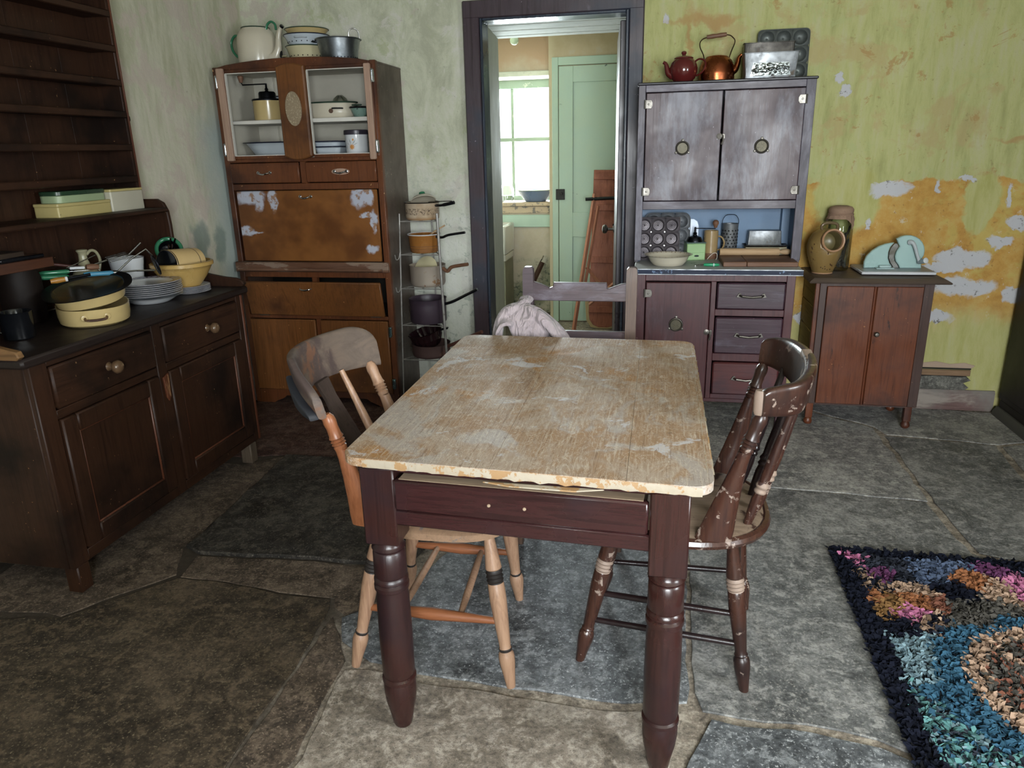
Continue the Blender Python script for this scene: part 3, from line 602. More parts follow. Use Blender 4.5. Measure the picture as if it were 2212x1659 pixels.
li = MB(); li.box(-2.35, -2.345, 3.83, 4.165, 1.405, 1.85); li.box(-1.49, -1.482, 3.83, 4.165, 1.405, 1.85); li.box(-2.345, -1.49, 4.155, 4.165, 1.405, 1.85); li.box(-2.345, -1.49, 3.83, 4.155, 1.402, 1.412); li.box(-2.345, -1.49, 3.83, 4.155, 1.84, 1.85)
li.box(-2.26, -2.21, 4.13, 4.155, 1.412, 1.84)
kc('interior_lining', li, M['cream'])
kc('shelf', MB().box(-2.345, -1.49, 3.84, 4.155, 1.579, 1.6, .003), M['white'])
def handle(par, x, y, z, w=.075, m=None, drop=.012, r=.0042):
    h = MB(); p = spl([(x-w/2, y, z+.003), (x-w/2+.008, y-.018, z), (x, y-.022, z-drop*.5), (x+w/2-.008, y-.018, z), (x+w/2, y, z+.003)], 5)
    h.tube(p, r, 8); 
    for s_ in (-1, 1): h.lathe([(0,0),(.0085,0),(.0085,.004),(.004,.006),(0,.006)], 12, Matrix.Translation((x+s_*w/2, y, z+.003)) @ Matrix.Rotation(PI/2, 4, 'X'))
    return obj('handle', h, m or M['chrome'], par, world=True)
for (x0, x1, ox0, ox1, px) in ((-2.338, -1.99, -2.295, -1.972, -2.315), (-1.835, -1.474, -1.832, -1.513, -1.494)):
    d = MB(); d.box(x0, ox0, 3.78, 3.798, 1.4, 1.848, .003) if ox0 > x0+.01 else None
    if x1 > ox1+.005: d.box(ox1, x1, 3.78, 3.798, 1.4, 1.848, .003)
    d.box(ox0, ox1, 3.78, 3.798, 1.832, 1.85, .002); d.box(ox0, ox1, 3.78, 3.798, 1.4, 1.416, .002)
    dr = kc('glazed_door', d, M['cabf'])
    e = MB(); w = .0035
    e.box(ox0, ox1, 3.779, 3.7975, 1.8285, 1.832); e.box(ox0, ox1, 3.779, 3.7975, 1.416, 1.4195); e.box(ox0, ox0+w, 3.779, 3.7975, 1.416, 1.832); e.box(ox1-w, ox1, 3.779, 3.7975, 1.416, 1.832)
    obj('bare_glazing_bead', e, M['white'], dr, world=True)
    lo = px < -1.9
    sx0, sx1 = (-2.334, -2.293) if lo else (-1.512, -1.478)
    obj('batten', MB().prism(rrect(sx0, sx1, 1.392 if lo else 1.386, 1.856 if lo else 1.848, .006, 2), 'xz', 3.762, 3.78, .003), M['strip'], dr, world=True)
    for z in (1.79, 1.45):
        hx = -2.341 if lo else -1.472
        obj('hinge', MB().prism(rrect(hx-.007, hx+.007, z-.034, z+.034, .0065, 3), 'xz', 3.765, 3.792, .003).box(hx-.003, hx+.003, 3.762, 3.766, z-.024, z+.024), M['chrome'], dr, world=True)
pp = [(-1.99, 1.41)] + [(-1.99+.155*t, 1.41-.02*math.sin(PI*t)) for t in (.2,.4,.6,.8)] + [(-1.835, 1.41), (-1.835, 1.85)] + [(-1.835-.155*t, 1.85+.016*math.sin(PI*t)) for t in (.2,.4,.6,.8)] + [(-1.99, 1.85)]
pl = kc('centre_pilaster', MB().prism(pp, 'xz', 3.755, 3.8, .006), M['cab'])
obj('oval_grille', MB().prism(ell(-1.908, 1.645, .045, .085, 28), 'xz', 3.748, 3.757, .002), M['rough'], pl, world=True)
for x0, x1 in ((-2.336, -1.932), (-1.891, -1.492)):
    d = kc('drawer', MB().box(x0, x1, 3.782, 3.8, 1.274, 1.379, .004).box(x0+.02, x1-.02, 3.8, 4.1, 1.285, 1.36), M['cabf']); handle(d, (x0+x1)/2, 3.782, 1.325, .07)
    if x0 > -1.9: obj('worn_halo', MB().prism(ell((x0+x1)/2, 1.327, .052, .016, 20), 'xz', 3.7815, 3.783), M['strip'], d, world=True)
def flap_mat():
    t = NT('peeling_plywood_flap'); v = t.map(AX['Z']); g = t.noise(2.2, 4, .6, .8); n = t.noise(3.4, 4, .6); wp = t.warp(16, .05, t.warp(5, .06)); st = t.warp(9, .08, t.map((1, 1, .3)))
    c = t.ramp(g, [(.3, '#5f3818'), (.5, '#7a4e27'), (.72, '#6c4320')]); c = t.mix(t.mr(n, .42, .62, 0, .7), c, '#4a2813')
    w = None
    for cx, cz, rx, rz in ((-2.235,1.205,.085,.045),(-2.19,1.2,.03,.075),(-2.105,1.19,.024,.07),(-1.6,1.195,.045,.06),(-1.55,1.2,.03,.05),(-2.29,1.02,.05,.028),(-2.275,1.01,.075,.01),(-1.53,1.06,.014,.06),(-1.545,.915,.04,.02),(-1.56,1.1,.04,.012)):
        s_ = t.spot(wp, (cx+1.915, 0, cz), (rx, 0, rz), .25); w = s_ if w is None else t.math('MAXIMUM', w, s_)
    c = t.mix(w, c, t.mix(t.mr(t.noise(30, 4, .6), .5, .62), '#a8abb8', '#8d6f5a')); return t.out(c, .34, 0, .5)
FM = flap_mat()
kc('drop_flap', MB().box(-2.322, -1.5, 3.788, 3.803, .85, 1.233, .004), FM)
handle(KC, -1.91, 3.788, 1.197, .062)
bn = kc('flour_bin_flap', MB().box(-2.324, -1.506, -.009, .009, 0, .2, .004).xf(Matrix.Translation((0, 3.79, .543)) @ Matrix.Rotation(math.radians(11), 4, 'X')), M['cab'])
bs = MB(); bs.box(-2.3, -1.53, 3.81, 4.1, .545, .56); bs.box(-2.34, -1.49, 4.1, 4.11, .54, .79); kc('bin_interior', bs, M['darkcup'])
handle(KC, -1.95, 3.756, .70, .07)
for x in (-2.24, -1.56): kc('bin_hinge', MB().box(x-.03, x+.03, 3.783, 3.792, .538, .545), M['steelc'])
for x0, x1 in ((-2.34, -1.932), (-1.9, -1.494)):
    d = kc('cupboard_door', MB().box(x0, x1, 3.784, 3.802, .088, .516, .004), M['cab'])
    if x0 > -2:
        for z in (.455, .15): obj('hinge', MB().prism(rrect(-1.489, -1.472, z-.03, z+.03, .006, 3), 'xz', 3.775, 3.796, .003), M['chromeb'], d, world=True)

# ------------------------------------------------------------------ dark maroon kitchen cabinet right of the door
HC = thing('kitchen_cabinet', 'dark maroon painted kitchen cabinet with enamel worktop and blue lined open niche', 'cabinet', (.26, 3.95, 0))
def hc(name, mb, m, par=None, **k): return obj(name, mb, m, par or HC, world=True, **k)
for x in (-.12, .615): hc('base_side', MB().box(x, x+.02, 3.73, 4.185, .1, .808, .002), M['hoosb'])
hc('base_back', MB().box(-.1, .615, 4.165, 4.18, .12, .808), M['hoosb']); hc('base_floor', MB().box(-.1, .615, 3.74, 4.165, .145, .165), M['hoosb'])
f = MB(); f.box(-.122, -.078, 3.718, 3.742, .145, .808, .002); f.box(.596, .637, 3.718, 3.742, .145, .808, .002); f.box(-.078, .596, 3.718, 3.742, .773, .808, .002); f.box(-.078, .596, 3.718, 3.742, .146, .165, .002); f.box(.243, .268, 3.718, 3.742, .165, .773, .002)
f.box(.268, .596, 3.72, 3.742, .6, .634, .002); f.box(.268, .596, 3.72, 3.742, .367, .407, .002); f.box(.268, .596, 3.72, 3.742, .165, .19, .002); hc('base_frame', f, M['hoosb'])
for x in (-.118, .6):
    for y in (3.725, 4.14): hc('foot', MB().box(x, x+.035, y, y+.035, 0, .147, .003), M['hoosb'])
def vent(par, x, y, z, r=.033, kind=0):
    v = MB(); Rm = Matrix.Translation((x, y, z)) @ Matrix.Rotation(PI/2, 4, 'X')
    v.lathe([(r-.008, 0), (r-.008, .006), (r-.004, .009), (r, .007), (r+.002, 0)], 28, Rm)
    for a in (90, 215, 325): v.lathe([(0,0),(.007,0),(.007,.004),(0,.007)], 10, Matrix.Translation((x+(r+.004)*math.cos(math.radians(a)), y, z+(r+.004)*math.sin(math.radians(a)))) @ Matrix.Rotation(PI/2, 4, 'X'))
    obj('vent_rim', v, M['steelc'], par, world=True)
    g = MB(); g.lathe([(0, .001), (r-.007, .001), (r-.007, 0), (0, 0)], 24, Rm)
    if kind == 0: g.box(x-.018, x+.018, y-.003, y-.001, z-.006, z+.004)
    else:
        for i in range(8):
            a = i*PI/4; g.prism([(x+.006*math.cos(a), z+.006*math.sin(a)), (x+.022*math.cos(a-.22), z+.022*math.sin(a-.22)), (x+.022*math.cos(a+.22), z+.022*math.sin(a+.22))], 'xz', y-.0035, y-.001)
    obj('vent_disc', g, VENT, par, world=True)
VENT = paint('tarnished_brass_vent', '#4f4a3a', '#635c48', .45, '#2c2922', .62, 60, metal=.4)
def corner_hinge(par, x, y, z, s_):
    h = MB(); h.prism([(x, z-.02), (x+s_*.026, z-.02), (x+s_*.033, z-.008), (x+s_*.033, z+.008), (x+s_*.026, z+.02), (x, z+.02)], 'xz', y, y-.004, .001); h.tube([(x-s_*.004, y-.004, z-.021), (x-s_*.004, y-.004, z+.021)], .004, 8); h.lathe([(0,0),(.005,0),(.004,.003),(0,.004)], 8, Matrix.Translation((x+s_*.014, y-.004, z)) @ Matrix.Rotation(PI/2, 4, 'X'))
    obj('hinge', h, M['steelc'], par, world=True)
def latch(par, x, y, z):
    l = MB(); l.lathe([(0,0),(.014,0),(.014,.004),(.006,.006),(0,.007)], 16, Matrix.Translation((x-.006, y, z)) @ Matrix.Rotation(PI/2, 4, 'X') ); l.box(x-.006, x+.012, y-.012, y-.006, z-.003, z+.003, .001); l.tube([(x+.01, y-.012, z+.004), (x+.012, y-.014, z-.02), (x+.006, y-.012, z-.038)], [.004, .0045, .006], 8); l.box(x+.008, x+.02, y-.004, y, z-.012, z+.012, .001)
    obj('latch', l, M['steelc'], par, world=True)
d = hc('base_door', MB().box(-.074, .24, 3.703, 3.72, .169, .768, .004), M['hoosb']); vent(d, .08, 3.703, .555, .034, 1); corner_hinge(d, -.077, 3.703, .713, 1); corner_hinge(d, -.077, 3.703, .23, 1); latch(d, .238, 3.703, .52)
def cup_handle(par, x, y, z):
    h = MB(); h.tube([(x-.045, y-.02, z-.002), (x, y-.024, z-.006), (x+.045, y-.02, z-.002)], .006, 8)
    for s_ in (-1, 1): h.prism([(x+s_*.072, z-.008), (x+s_*.06, z+.012), (x+s_*.05, z+.01), (x+s_*.042, z-.006), (x+s_*.05, z-.012)], 'xz', y, y-.006, .001); h.tube([(x+s_*.055, y-.003, z), (x+s_*.045, y-.02, z-.002)], .006, 8)
    obj('handle', h, M['steelc'], par, world=True)
for z0, z1, m in ((.637, .77, 'hoosd'), (.41, .597, 'hoosd'), (.193, .364, 'hoosr')):
    d = hc('drawer', MB().box(.272, .593, 3.702, 3.72, z0, z1, .007).box(.29, .58, 3.72, 4.1, z0+.01, z1-.01), M[m]); cup_handle(d, .435, 3.702, (z0+z1)/2+.005)
w = hc('worktop', MB().box(-.137, .662, 3.7, 4.185, .812, .8365, .002), M['counter'])
obj('worktop_edge', MB().box(-.136, .663, 3.692, 3.701, .811, .8325, .001).box(.662, .6655, 3.7, 4.18, .811, .833), M['navy'], w, world=True)
obj('steel_strip', MB().box(-.136, .664, 3.6905, 3.6935, .8325, .8365).box(-.136, .664, 3.6905, 3.6935, .8085, .8115), M['steel'], w, world=True)
for x in (-.145, .66): hc('upper_side', MB().prism([(3.93, .837), (4.185, .837), (4.185, 1.7), (3.93, 1.7)], 'yz', x, x+.02, .002), M['hoosf'])
hc('upper_stile', MB().box(-.145, -.11, 3.918, 3.94, .845, 1.702, .002), M['hoosf']); hc('upper_stile', MB().box(.636, .681, 3.918, 3.94, .85, 1.702, .002), M['hoosf'])
hc('upper_rail', MB().box(-.11, .636, 3.918, 3.94, 1.668, 1.702, .002), M['hoosx']); hc('upper_rail', MB().box(-.11, .636, 3.918, 3.94, 1.106, 1.147, .002), M['hoosx'])
hc('cap', MB().box(-.15, .686, 3.905, 4.185, 1.7, 1.713, .004), M['hoostop'])
li = MB(); li.box(-.125, .66, 4.165, 4.18, .84, 1.11); li.box(-.125, -.118, 3.94, 4.165, .84, 1.11); li.box(.653, .66, 3.94, 4.165, .84, 1.11); li.box(-.125, .66, 3.94, 4.165, 1.108, 1.115); li.box(.605, .612, 4.1, 4.165, .84, 1.108); hc('niche_lining', li, M['blue'])
hc('upper_back', MB().box(-.125, .66, 4.165, 4.18, 1.11, 1.7), M['hoostop']); hc('upper_floor', MB().box(-.125, .66, 3.94, 4.165, 1.115, 1.13), M['hoostop'])
for x0, x1, vx, vk, hx, s_ in ((-.106, .257, .077, 0, -.108, 1), (.265, .634, .452, 1, .636, -1)):
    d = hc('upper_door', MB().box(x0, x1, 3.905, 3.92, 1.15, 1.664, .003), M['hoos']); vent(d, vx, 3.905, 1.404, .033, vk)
    for z in (1.613, 1.196): corner_hinge(d, hx, 3.905, z, s_)
    if x0 < 0: latch(d, .257, 3.905, 1.455)
cb = MB()
cb.prism([(3.925, .84), (3.96, .84), (3.925, .875)], 'yz', .645, .66); hc('corner_brace', cb, M['hoosf'])

# ------------------------------------------------------------------ small oak cupboard
OC = thing('cupboard', 'small red brown oak cupboard on turned feet by the peeling ochre wall', 'cupboard', (1.03, 4.0, 0))
def oc(name, mb, m, par=None, **k): return obj(name, mb, m, par or OC, world=True, **k)
oc('right_side', MB().box(1.28, 1.297, 3.85, 4.17, .113, .75, .002), M['cupd'])
for i in range(5): oc('side_board', MB().box(.758, .772, 3.868, 4.17, .115+i*.127, .115+i*.127+.124, .003), M['cupy'])
oc('corner_post', MB().box(.755, .776, 3.845, 3.87, .113, .75, .003), M['cup'])
oc('back_board', MB().box(.772, 1.28, 4.155, 4.17, .113, .75), M['cupd']); oc('bottom_board', MB().box(.77, 1.285, 3.86, 4.16, .113, .125), M['cupd'])
oc('stile', MB().box(.776, .808, 3.842, 3.862, .118, .75, .002), M['cupd']); oc('stile', MB().box(1.252, 1.297, 3.842, 3.862, .118, .75, .002), M['cupd'])
oc('rail', MB().box(.808, 1.252, 3.846, 3.86, .73, .75), M['cupd']); oc('rail', MB().box(.808, 1.252, 3.846, 3.86, .113, .126), M['cupd'])
for x0, x1 in ((.81, 1.027), (1.04, 1.251)): d = oc('door', MB().box(x0, x1, 3.838, 3.856, .122, .735, .003), M['cup'])
oc('knob', MB().lathe([(0,0),(.006,0),(.005,.01),(.011,.016),(.013,.023),(.009,.03),(0,.032)], 16, Matrix.Translation((1.058, 3.838, .5)) @ Matrix.Rotation(PI/2, 4, 'X')), M['steelc'])
oc('door_bead', MB().tube([(1.033, 3.842, .122), (1.033, 3.842, .735)], .006, 8), M['cup'])
prof = [(3.822, .752), (3.816, .757), (3.82, .762), (3.836, .773), (3.845, .777)]
tp = MB(); rings = []
for x0, x1, y0, z in ((.722, 1.36, 3.815, .752), (.718, 1.364, 3.81, .757), (.722, 1.36, 3.815, .762), (.738, 1.344, 3.83, .772), (.745, 1.337, 3.838, .776)):
    rings.append([(x0, y0, z), (x1, y0, z), (x1, 4.19, z), (x0, 4.19, z)])
oc('top', tp.loft(rings), M['cupt'], angle=20)
for x in (.786, 1.262):
    for y in (3.862, 4.13):
        oc('leg', MB().prism(rrect(x-.018, x+.018, y-.018, y+.018, .005, 2), 'xy', .04, .118).lathe([(0,.0),(.014,.0),(.021,.008),(.022,.02),(.016,.034),(.011,.04),(.012,.046),(0,.05)], 16, None, 1, 1, (x, y, 0)), M['cup'])
# ------------------------------------------------------------------ dresser along the left wall
DR = thing('dresser', 'large dark brown Welsh dresser with plate rack along the left wall', 'dresser', (-2.14, 2.4, 0))
def dr(name, mb, m, par=None, **k): return obj(name, mb, m, par or DR, world=True, **k)
for y in (1.815, 2.985): dr('end_panel', MB().box(-2.385, -1.915, y, y+.022, .1, .81, .003), M['dresv'])
dr('front_edge_strip', MB().box(-1.918, -1.892, 3.005, 3.024, .1, .812, .004).jitter(.002, 20), M['dresr'])
dr('back_panel', MB().box(-2.385, -2.37, 1.83, 2.99, .1, .81), M['dresv']); dr('base_board', MB().box(-2.37, -1.91, 1.83, 2.99, .1, .118), M['dres'])
dr('top', MB().box(-2.392, -1.872, 1.775, 3.05, .813, .845, .008), M['drestop'])
gal = [(-2.39, .845), (-2.39, .925), (-2.2, .925), (-2.12, .92), (-2.04, .9), (-1.97, .888), (-1.92, .884), (-1.885, .872), (-1.875, .858), (-1.885, .845)]
dr('gallery_end', MB().prism(gal, 'xz', 3.022, 3.046, .004), M['dresv'])
gal2 = [(-2.39, .845), (-2.39, .925), (-2.2, .925), (-2.12, .92), (-2.03, .9), (-1.93, .882), (-1.875, .872), (-1.868, .855), (-1.88, .845)]
dr('gallery_end', MB().prism(gal2, 'xz', 1.765, 1.79, .004), M['dresworn'])
for y0, y1 in ((1.815, 1.885), (2.385, 2.438), (2.972, 3.008)): dr('stile', MB().box(-1.915, -1.895, y0, y1, .1, .81, .003), M['dresv'])
for y0, y1 in ((1.885, 2.385), (2.438, 2.972)):
    for z0, z1 in ((.793, .812), (.615, .645), (.1, .14)): dr('rail', MB().box(-1.915, -1.897, y0, y1, z0, z1, .002), M['dres'])
for y0, y1, yk in ((1.89, 2.38, 2.135), (2.442, 2.968, 2.725)):
    d = dr('drawer', MB().box(-1.91, -1.889, y0, y1, .648, .79, .006).box(-2.3, -1.91, y0+.02, y1-.02, .655, .78), M['dres'])
    obj('knob', MB().lathe([(0,0),(.016,0),(.011,.008),(.01,.016),(.02,.024),(.024,.034),(.021,.044),(.012,.05),(0,.052)], 20, Matrix.Translation((-1.889, yk, .722)) @ Matrix.Rotation(PI/2, 4, 'Y')), M['dresknob'], d, world=True)
    d = MB(); w = .065; d.box(-1.91, -1.888, y0, y0+w, .143, .612, .005); d.box(-1.91, -1.888, y1-w, y1, .143, .612, .005); d.box(-1.91, -1.888, y0+w, y1-w, .55, .612, .005); d.box(-1.91, -1.888, y0+w, y1-w, .143, .205, .005)
    dd = dr('door', d, M['dresv']); obj('door_panel', MB().box(-1.908, -1.9, y0+w-.002, y1-w+.002, .203, .552), M['dresv'], dd, world=True)
    b = MB(); yy0, yy1 = y0+w, y1-w
    for q in ((yy0, yy1, .546, .553), (yy0, yy1, .203, .211), (yy0, yy0+.008, .203, .552), (yy1-.008, yy1, .203, .552)): b.box(-1.901, -1.893, q[0], q[1], q[2], q[3], .003)
    obj('panel_bead', b, M['dresr'], dd, world=True)
dr('turn_button', MB().prism([(2.395, .6), (2.43, .61), (2.425, .52), (2.412, .5), (2.4, .52)], 'yz', -1.893, -1.884, .002), M['dresr'])
for y in (1.83, 2.93):
    for x in (-2.36, -1.955): dr('foot', MB().box(x, x+.055, y, y+.055, 0, .101, .004), M['dresv'] if y < 2 else wood('greyed_foot', '#3c3229', '#574b3e', 'Z', .6, spec=.3))
# lower bracket shelf and plate rack
br = [(-2.39, .845), (-2.19, .845), (-2.182, .86), (-2.18, 1.13), (-2.184, 1.19), (-2.2, 1.225), (-2.23, 1.242), (-2.39, 1.242)]
for y in (1.8, 2.985): dr('rack_bracket', MB().prism(br, 'xz', y, y+.022, .004), M['dresv'])
dr('deep_shelf', MB().box(-2.385, -2.17, 1.822, 2.985, 1.186, 1.206, .006), M['dres'])
for i in range(5):
    y0 = 1.825 + i*.2322; dr('back_board', MB().box(-2.395, -2.383, y0, y0+.2316, .85, 2.4, .0008), M['dresv'])
for y in (1.8, 2.93): dr('rack_side', MB().box(-2.385, -2.27, y, y+.02, 1.206, 2.4, .003), M['dresv'])
dr('rack_side_edge', MB().box(-2.272, -2.266, 2.944, 2.952, 1.21, 2.4, .001), M['dresr'])
for z in (1.322, 1.452, 1.585, 1.71, 1.842, 1.975, 2.1):
    dr('plate_shelf', MB().box(-2.385, -2.275, 1.82, 2.93, z, z+.016, .003), M['dres']); dr('plate_rail', MB().box(-2.274, -2.264, 1.82, 2.94, z-.004, z+.024, .004), M['dres'])
# ------------------------------------------------------------------ table
TB = thing('kitchen_table', 'large kitchen table with stripped peeling top and dark maroon turned legs', 'table', (-.29, 1.97, 0))
def tb(name, mb, m, par=None, **k): return obj(name, mb, m, par or TB, world=True, **k)
def tq(u, v):                                               # u across 0..1, v from near edge 0..1 on the slightly skewed top
    n = (-.702 + u*.824, 1.418 - u*.042); f_ = (-.71 + u*.826, 2.575 - u*.014)
    return (n[0] + (f_[0]-n[0])*v, n[1] + (f_[1]-n[1])*v)
def corner(u, v, r=.045, k=6):
    du = r/.824; dv = r/1.15; cu = u + (du if u < .5 else -du); cv = v + (dv if v < .5 else -dv)
    a0 = {(0,0): PI, (1,0): 1.5*PI, (1,1): 0, (0,1): .5*PI}[u, v]
    return [tq(cu + du*math.cos(a0 + PI/2*i/k), cv + dv*math.sin(a0 + PI/2*i/k)) for i in range(k+1)]
cuts = (.43, .785); g = .0003
polys = [corner(0,0) + [tq(cuts[0]-g, 0), tq(cuts[0]-g, 1)] + corner(0,1)[0:7],
         [tq(cuts[0]+g, 0), tq(cuts[1]-g, 0), tq(cuts[1]-g, 1), tq(cuts[0]+g, 1)],
         [tq(cuts[1]+g, 0)] + corner(1,0) + corner(1,1) + [tq(cuts[1]+g, 1)]]
for p in polys: tb('board', MB().prism(p, 'xy', .739, .76, .0007), M['ttop'])
def edge_strip(u0, u1, n=40):                               # ragged flakes of paint along the near edge
    b = MB()
    for i in range(n):
        a = u0 + (u1-u0)*i/n; c = u0 + (u1-u0)*(i+1)/n; p = tq(a, 0); q = tq(c, 0); h0 = .0195 + .006*mnoise.noise(Vector((i*.7, 2, 1))); h1 = .0195 + .006*mnoise.noise(Vector(((i+1)*.7, 2, 1)))
        y = .0022 + .0012*mnoise.noise(Vector((i*.9, 5, 1)))
        b.add([(p[0], p[1]-.0005, .7585), (q[0], q[1]-.0005, .7585), (q[0], q[1]-y, .752), (p[0], p[1]-y, .752), (q[0], q[1]-y, .759-h1), (p[0], p[1]-y, .759-h0), (q[0], q[1]+.002, .759-h1), (p[0], p[1]+.002, .759-h0)], [(0,1,2,3), (3,2,4,5), (5,4,6,7)])
    return b
o = tb('paint_flake', edge_strip(.07, .97), M['cream2'])
def edge_r(n=40):
    b = MB()
    for i in range(n):
        v0 = .06 + .9*i/n; v1 = .06 + .9*(i+1)/n; p = tq(1, v0); q = tq(1, v1); w = .003 + .0015*mnoise.noise(Vector((i*.8, 1, 7)))
        b.add([(p[0]-.012, p[1], .7604), (q[0]-.012, q[1], .7604), (q[0]+w, q[1], .757), (p[0]+w, p[1], .757), (q[0]+w, q[1], .742), (p[0]+w, p[1], .742)], [(0,1,2,3), (3,2,4,5)])
    return b
tb('paint_flake', edge_r(), M['cream2'])
tb('paint_flake', MB().prism([(-.36, 1.39), (-.3, 1.375), (-.16, 1.372), (-.1, 1.39)], 'xy', .732, .735, .001), M['cream2'])
LEGP = [(0,.0405),(.004,.0405),(.006,.033),(.03,.034),(.038,.037),(.045,.041),(.052,.037),(.06,.0355),(.068,.039),(.18,.04),(.19,.037),(.2,.0415),(.214,.0415),(.222,.037),(.232,.0425),(.25,.0425),(.256,.0385),(.266,.038),(.3,.04),(.5,.0415),(.7,.0405),(.718,.038),(.726,.043),(.742,.043),(.75,.0385),(.77,.041),(.81,.041),(.86,.038),(.94,.029),(.985,.025),(1.0,.022)]
for x, y in ((-.615, 1.457), (.036, 1.425), (-.62, 2.5), (.034, 2.48)):
    b = MB(); b.box(x-.041, x+.041, y-.041, y+.041, .54, .738, .004)
    b.lathe([(0, .545)] + [(r, .545*(1-t)) for t, r in LEGP] + [(0, 0)], 28, None, 1, 1, (x, y, 0)); tb('leg', b, M['frame'])
sk = math.atan2(-.032, .651)
fr = Matrix.Translation((-.2895, 1.425, 0)) @ Matrix.Rotation(sk, 4, 'Z')
tb('drawer_front', MB().box(-.283, .283, -.028, -.006, .637, .713, .005).xf(fr), M['framex'])
tb('drawer_body', MB().box(-.272, .272, -.02, .4, .645, .714).xf(fr), M['raw'])
tb('lower_rail', MB().box(-.29, .29, -.02, .01, .595, .634, .004).xf(fr), M['framex'])
tb('upper_rail', MB().box(-.29, .29, -.002, .02, .72, .739, .002).xf(fr), M['framex'])
tb('apron', MB().box(-.64, -.618, 1.49, 2.47, .61, .738, .003), M['frame']); tb('apron', MB().box(.036, .058, 1.46, 2.45, .61, .738, .003), M['frame']); tb('apron', MB().box(-.58, 0, 2.49, 2.512, .61, .738, .003), M['framex'])
kn = MB()
for x in (-.06, .02): kn.lathe([(0,0),(.004,0),(.0035,.002),(0,.0028)], 10, fr @ Matrix.Translation((x, -.028, .673)) @ Matrix.Rotation(PI/2, 4, 'X'))
tb('screw_plug', kn, M['raw'])

# ------------------------------------------------------------------ turned kitchen chairs
LEG = [(0,.013),(.1,.017),(.2,.0215),(.225,.0225),(.235,.019),(.25,.0235),(.262,.019),(.275,.0235),(.288,.019),(.3,.0235),(.312,.0195),(.325,.0225),(.42,.0235),(.55,.0205),(.7,.0165),(.735,.0155),(.745,.0185),(.757,.0155),(.775,.021),(.8,.0225),(.84,.0215),(.92,.0165),(1.0,.0125)]
RINGS = ((.232,.318), (.74,.76))
def lerp(a, b, t): return tuple(a[i] + (b[i]-a[i])*t for i in range(3))
def prof_r(prof, t):
    for (t0, r0), (t1, r1) in zip(prof[:-1], prof[1:]):
        if t0 <= t <= t1: return r0 + (r1-r0)*(t-t0)/max(1e-6, t1-t0)
    return prof[-1][1]
def turned_part(t, name, p0, p1, prof, m, rings=None, rm=None):
    o = obj(name, turned(MB(), p0, p1, prof), m, t, world=True)
    if rings:
        for a, b in rings:
            pr = [(0, a)] + []; L = (Vector(p1)-Vector(p0)).length; k = 14; r = MB(); pts = [a + (b-a)*i/k for i in range(k+1)]
            r.lathe([(prof_r(prof, x)+.0006, x*L) for x in pts], 14, along(p0, p1)); obj('turned_ring', r, rm, o, world=True)
    return o
def crest_mesh(cl, zb, zt, lean, th, n=22):
    """curved crest board: cl plan centreline, zb / zt functions of s in 0..1"""
    P = spl(cl, 8); rings = []; N = len(P)
    for i, p in enumerate(P):
        s_ = i/(N-1); a = P[max(i-1,0)]; b = P[min(i+1,N-1)]; tx, ty = b[0]-a[0], b[1]-a[1]; l = math.hypot(tx, ty); nx, ny = -ty/l, tx/l
        z0, z1 = zb(s_), zt(s_); sec = []
        for k in range(20):
            a2 = 2*PI*k/20; c, d = math.cos(a2), math.sin(a2); u = math.copysign(abs(c)**.6, c)*th/2; v = math.copysign(abs(d)**.35, d)
            z = (z0+z1)/2 + v*(z1-z0)/2; off = u + lean*(z-z0)
            sec.append((p[0]+nx*off, p[1]+ny*off, z))
        rings.append(sec)
    return MB().loft(rings)
def post_flared(t, p0, p1, m, mtop, sgn):
    """front back-post: turned knob and rings on top, widening into a flat foot"""
    L = (Vector(p1)-Vector(p0)).length; rings = []
    for s_, w, d in ((0,.046,.012),(.08,.043,.013),(.25,.034,.0145),(.45,.0245,.016),(.6,.0185,.0165),(.7,.0165,.016)):
        c = lerp(p0, p1, s_); k = []
        for i in range(14):
            a = 2*PI*i/14; k.append((c[0] - sgn*(w-.018)*.6 + w*math.cos(a), c[1] + d*math.sin(a), c[2] + .0))
        rings.append(k)
    obj('back_post', MB().loft(rings), m, t, world=True)
    top = [(0,.016),(.08,.0175),(.12,.014),(.16,.0195),(.2,.014),(.24,.0195),(.28,.014),(.33,.0195),(.4,.0165),(.6,.0155),(.75,.0175),(.88,.0155),(.97,.009)]
    return turned_part(t, 'post_finial', lerp(p0, p1, .695), p1, top, mtop)
SP = [(0,.0095),(.1,.013),(.22,.0145),(.27,.012),(.285,.016),(.31,.012),(.33,.0165),(.36,.012),(.45,.0135),(.62,.0125),(.74,.0105),(.86,.0095),(1,.008)]
# left chair, bare beech
t = thing('kitchen_chair', 'bare pale wood kitchen chair with curved grey crest at the left of the table', 'chair', (-.6, 1.84, 0))
seat = ell(-.59, 1.842, .225, .213, 36, p=3.2)
obj('seat', MB().loft([[(x*.9-.059, .1842+y*.9, .427) for x, y in seat], [(x, y, .436) for x, y in seat], [(x, y, .455) for x, y in seat], [(-.59+(x+.59)*.96, 1.842+(y-1.842)*.96, .462) for x, y in seat]]), wood('greyed_seat_plank', '#7d6450', '#93765e', 'Y', .5, '#6a6260', .6, spec=.35), t, world=True)
T = {'fn': ((-.43,1.7,.436), (-.364,1.632,0)), 'ff': ((-.45,1.985,.436), (-.418,2.04,0)), 'bn': ((-.735,1.695,.436), (-.825,1.642,0)), 'bf': ((-.73,1.985,.436), (-.8,2.04,0))}
for k in T: turned_part(t, 'leg', T[k][0], T[k][1], LEG, M['chl'], RINGS, M['ring'])
STR = [(0,.009),(.3,.014),(.5,.018),(.7,.014),(1,.009)]
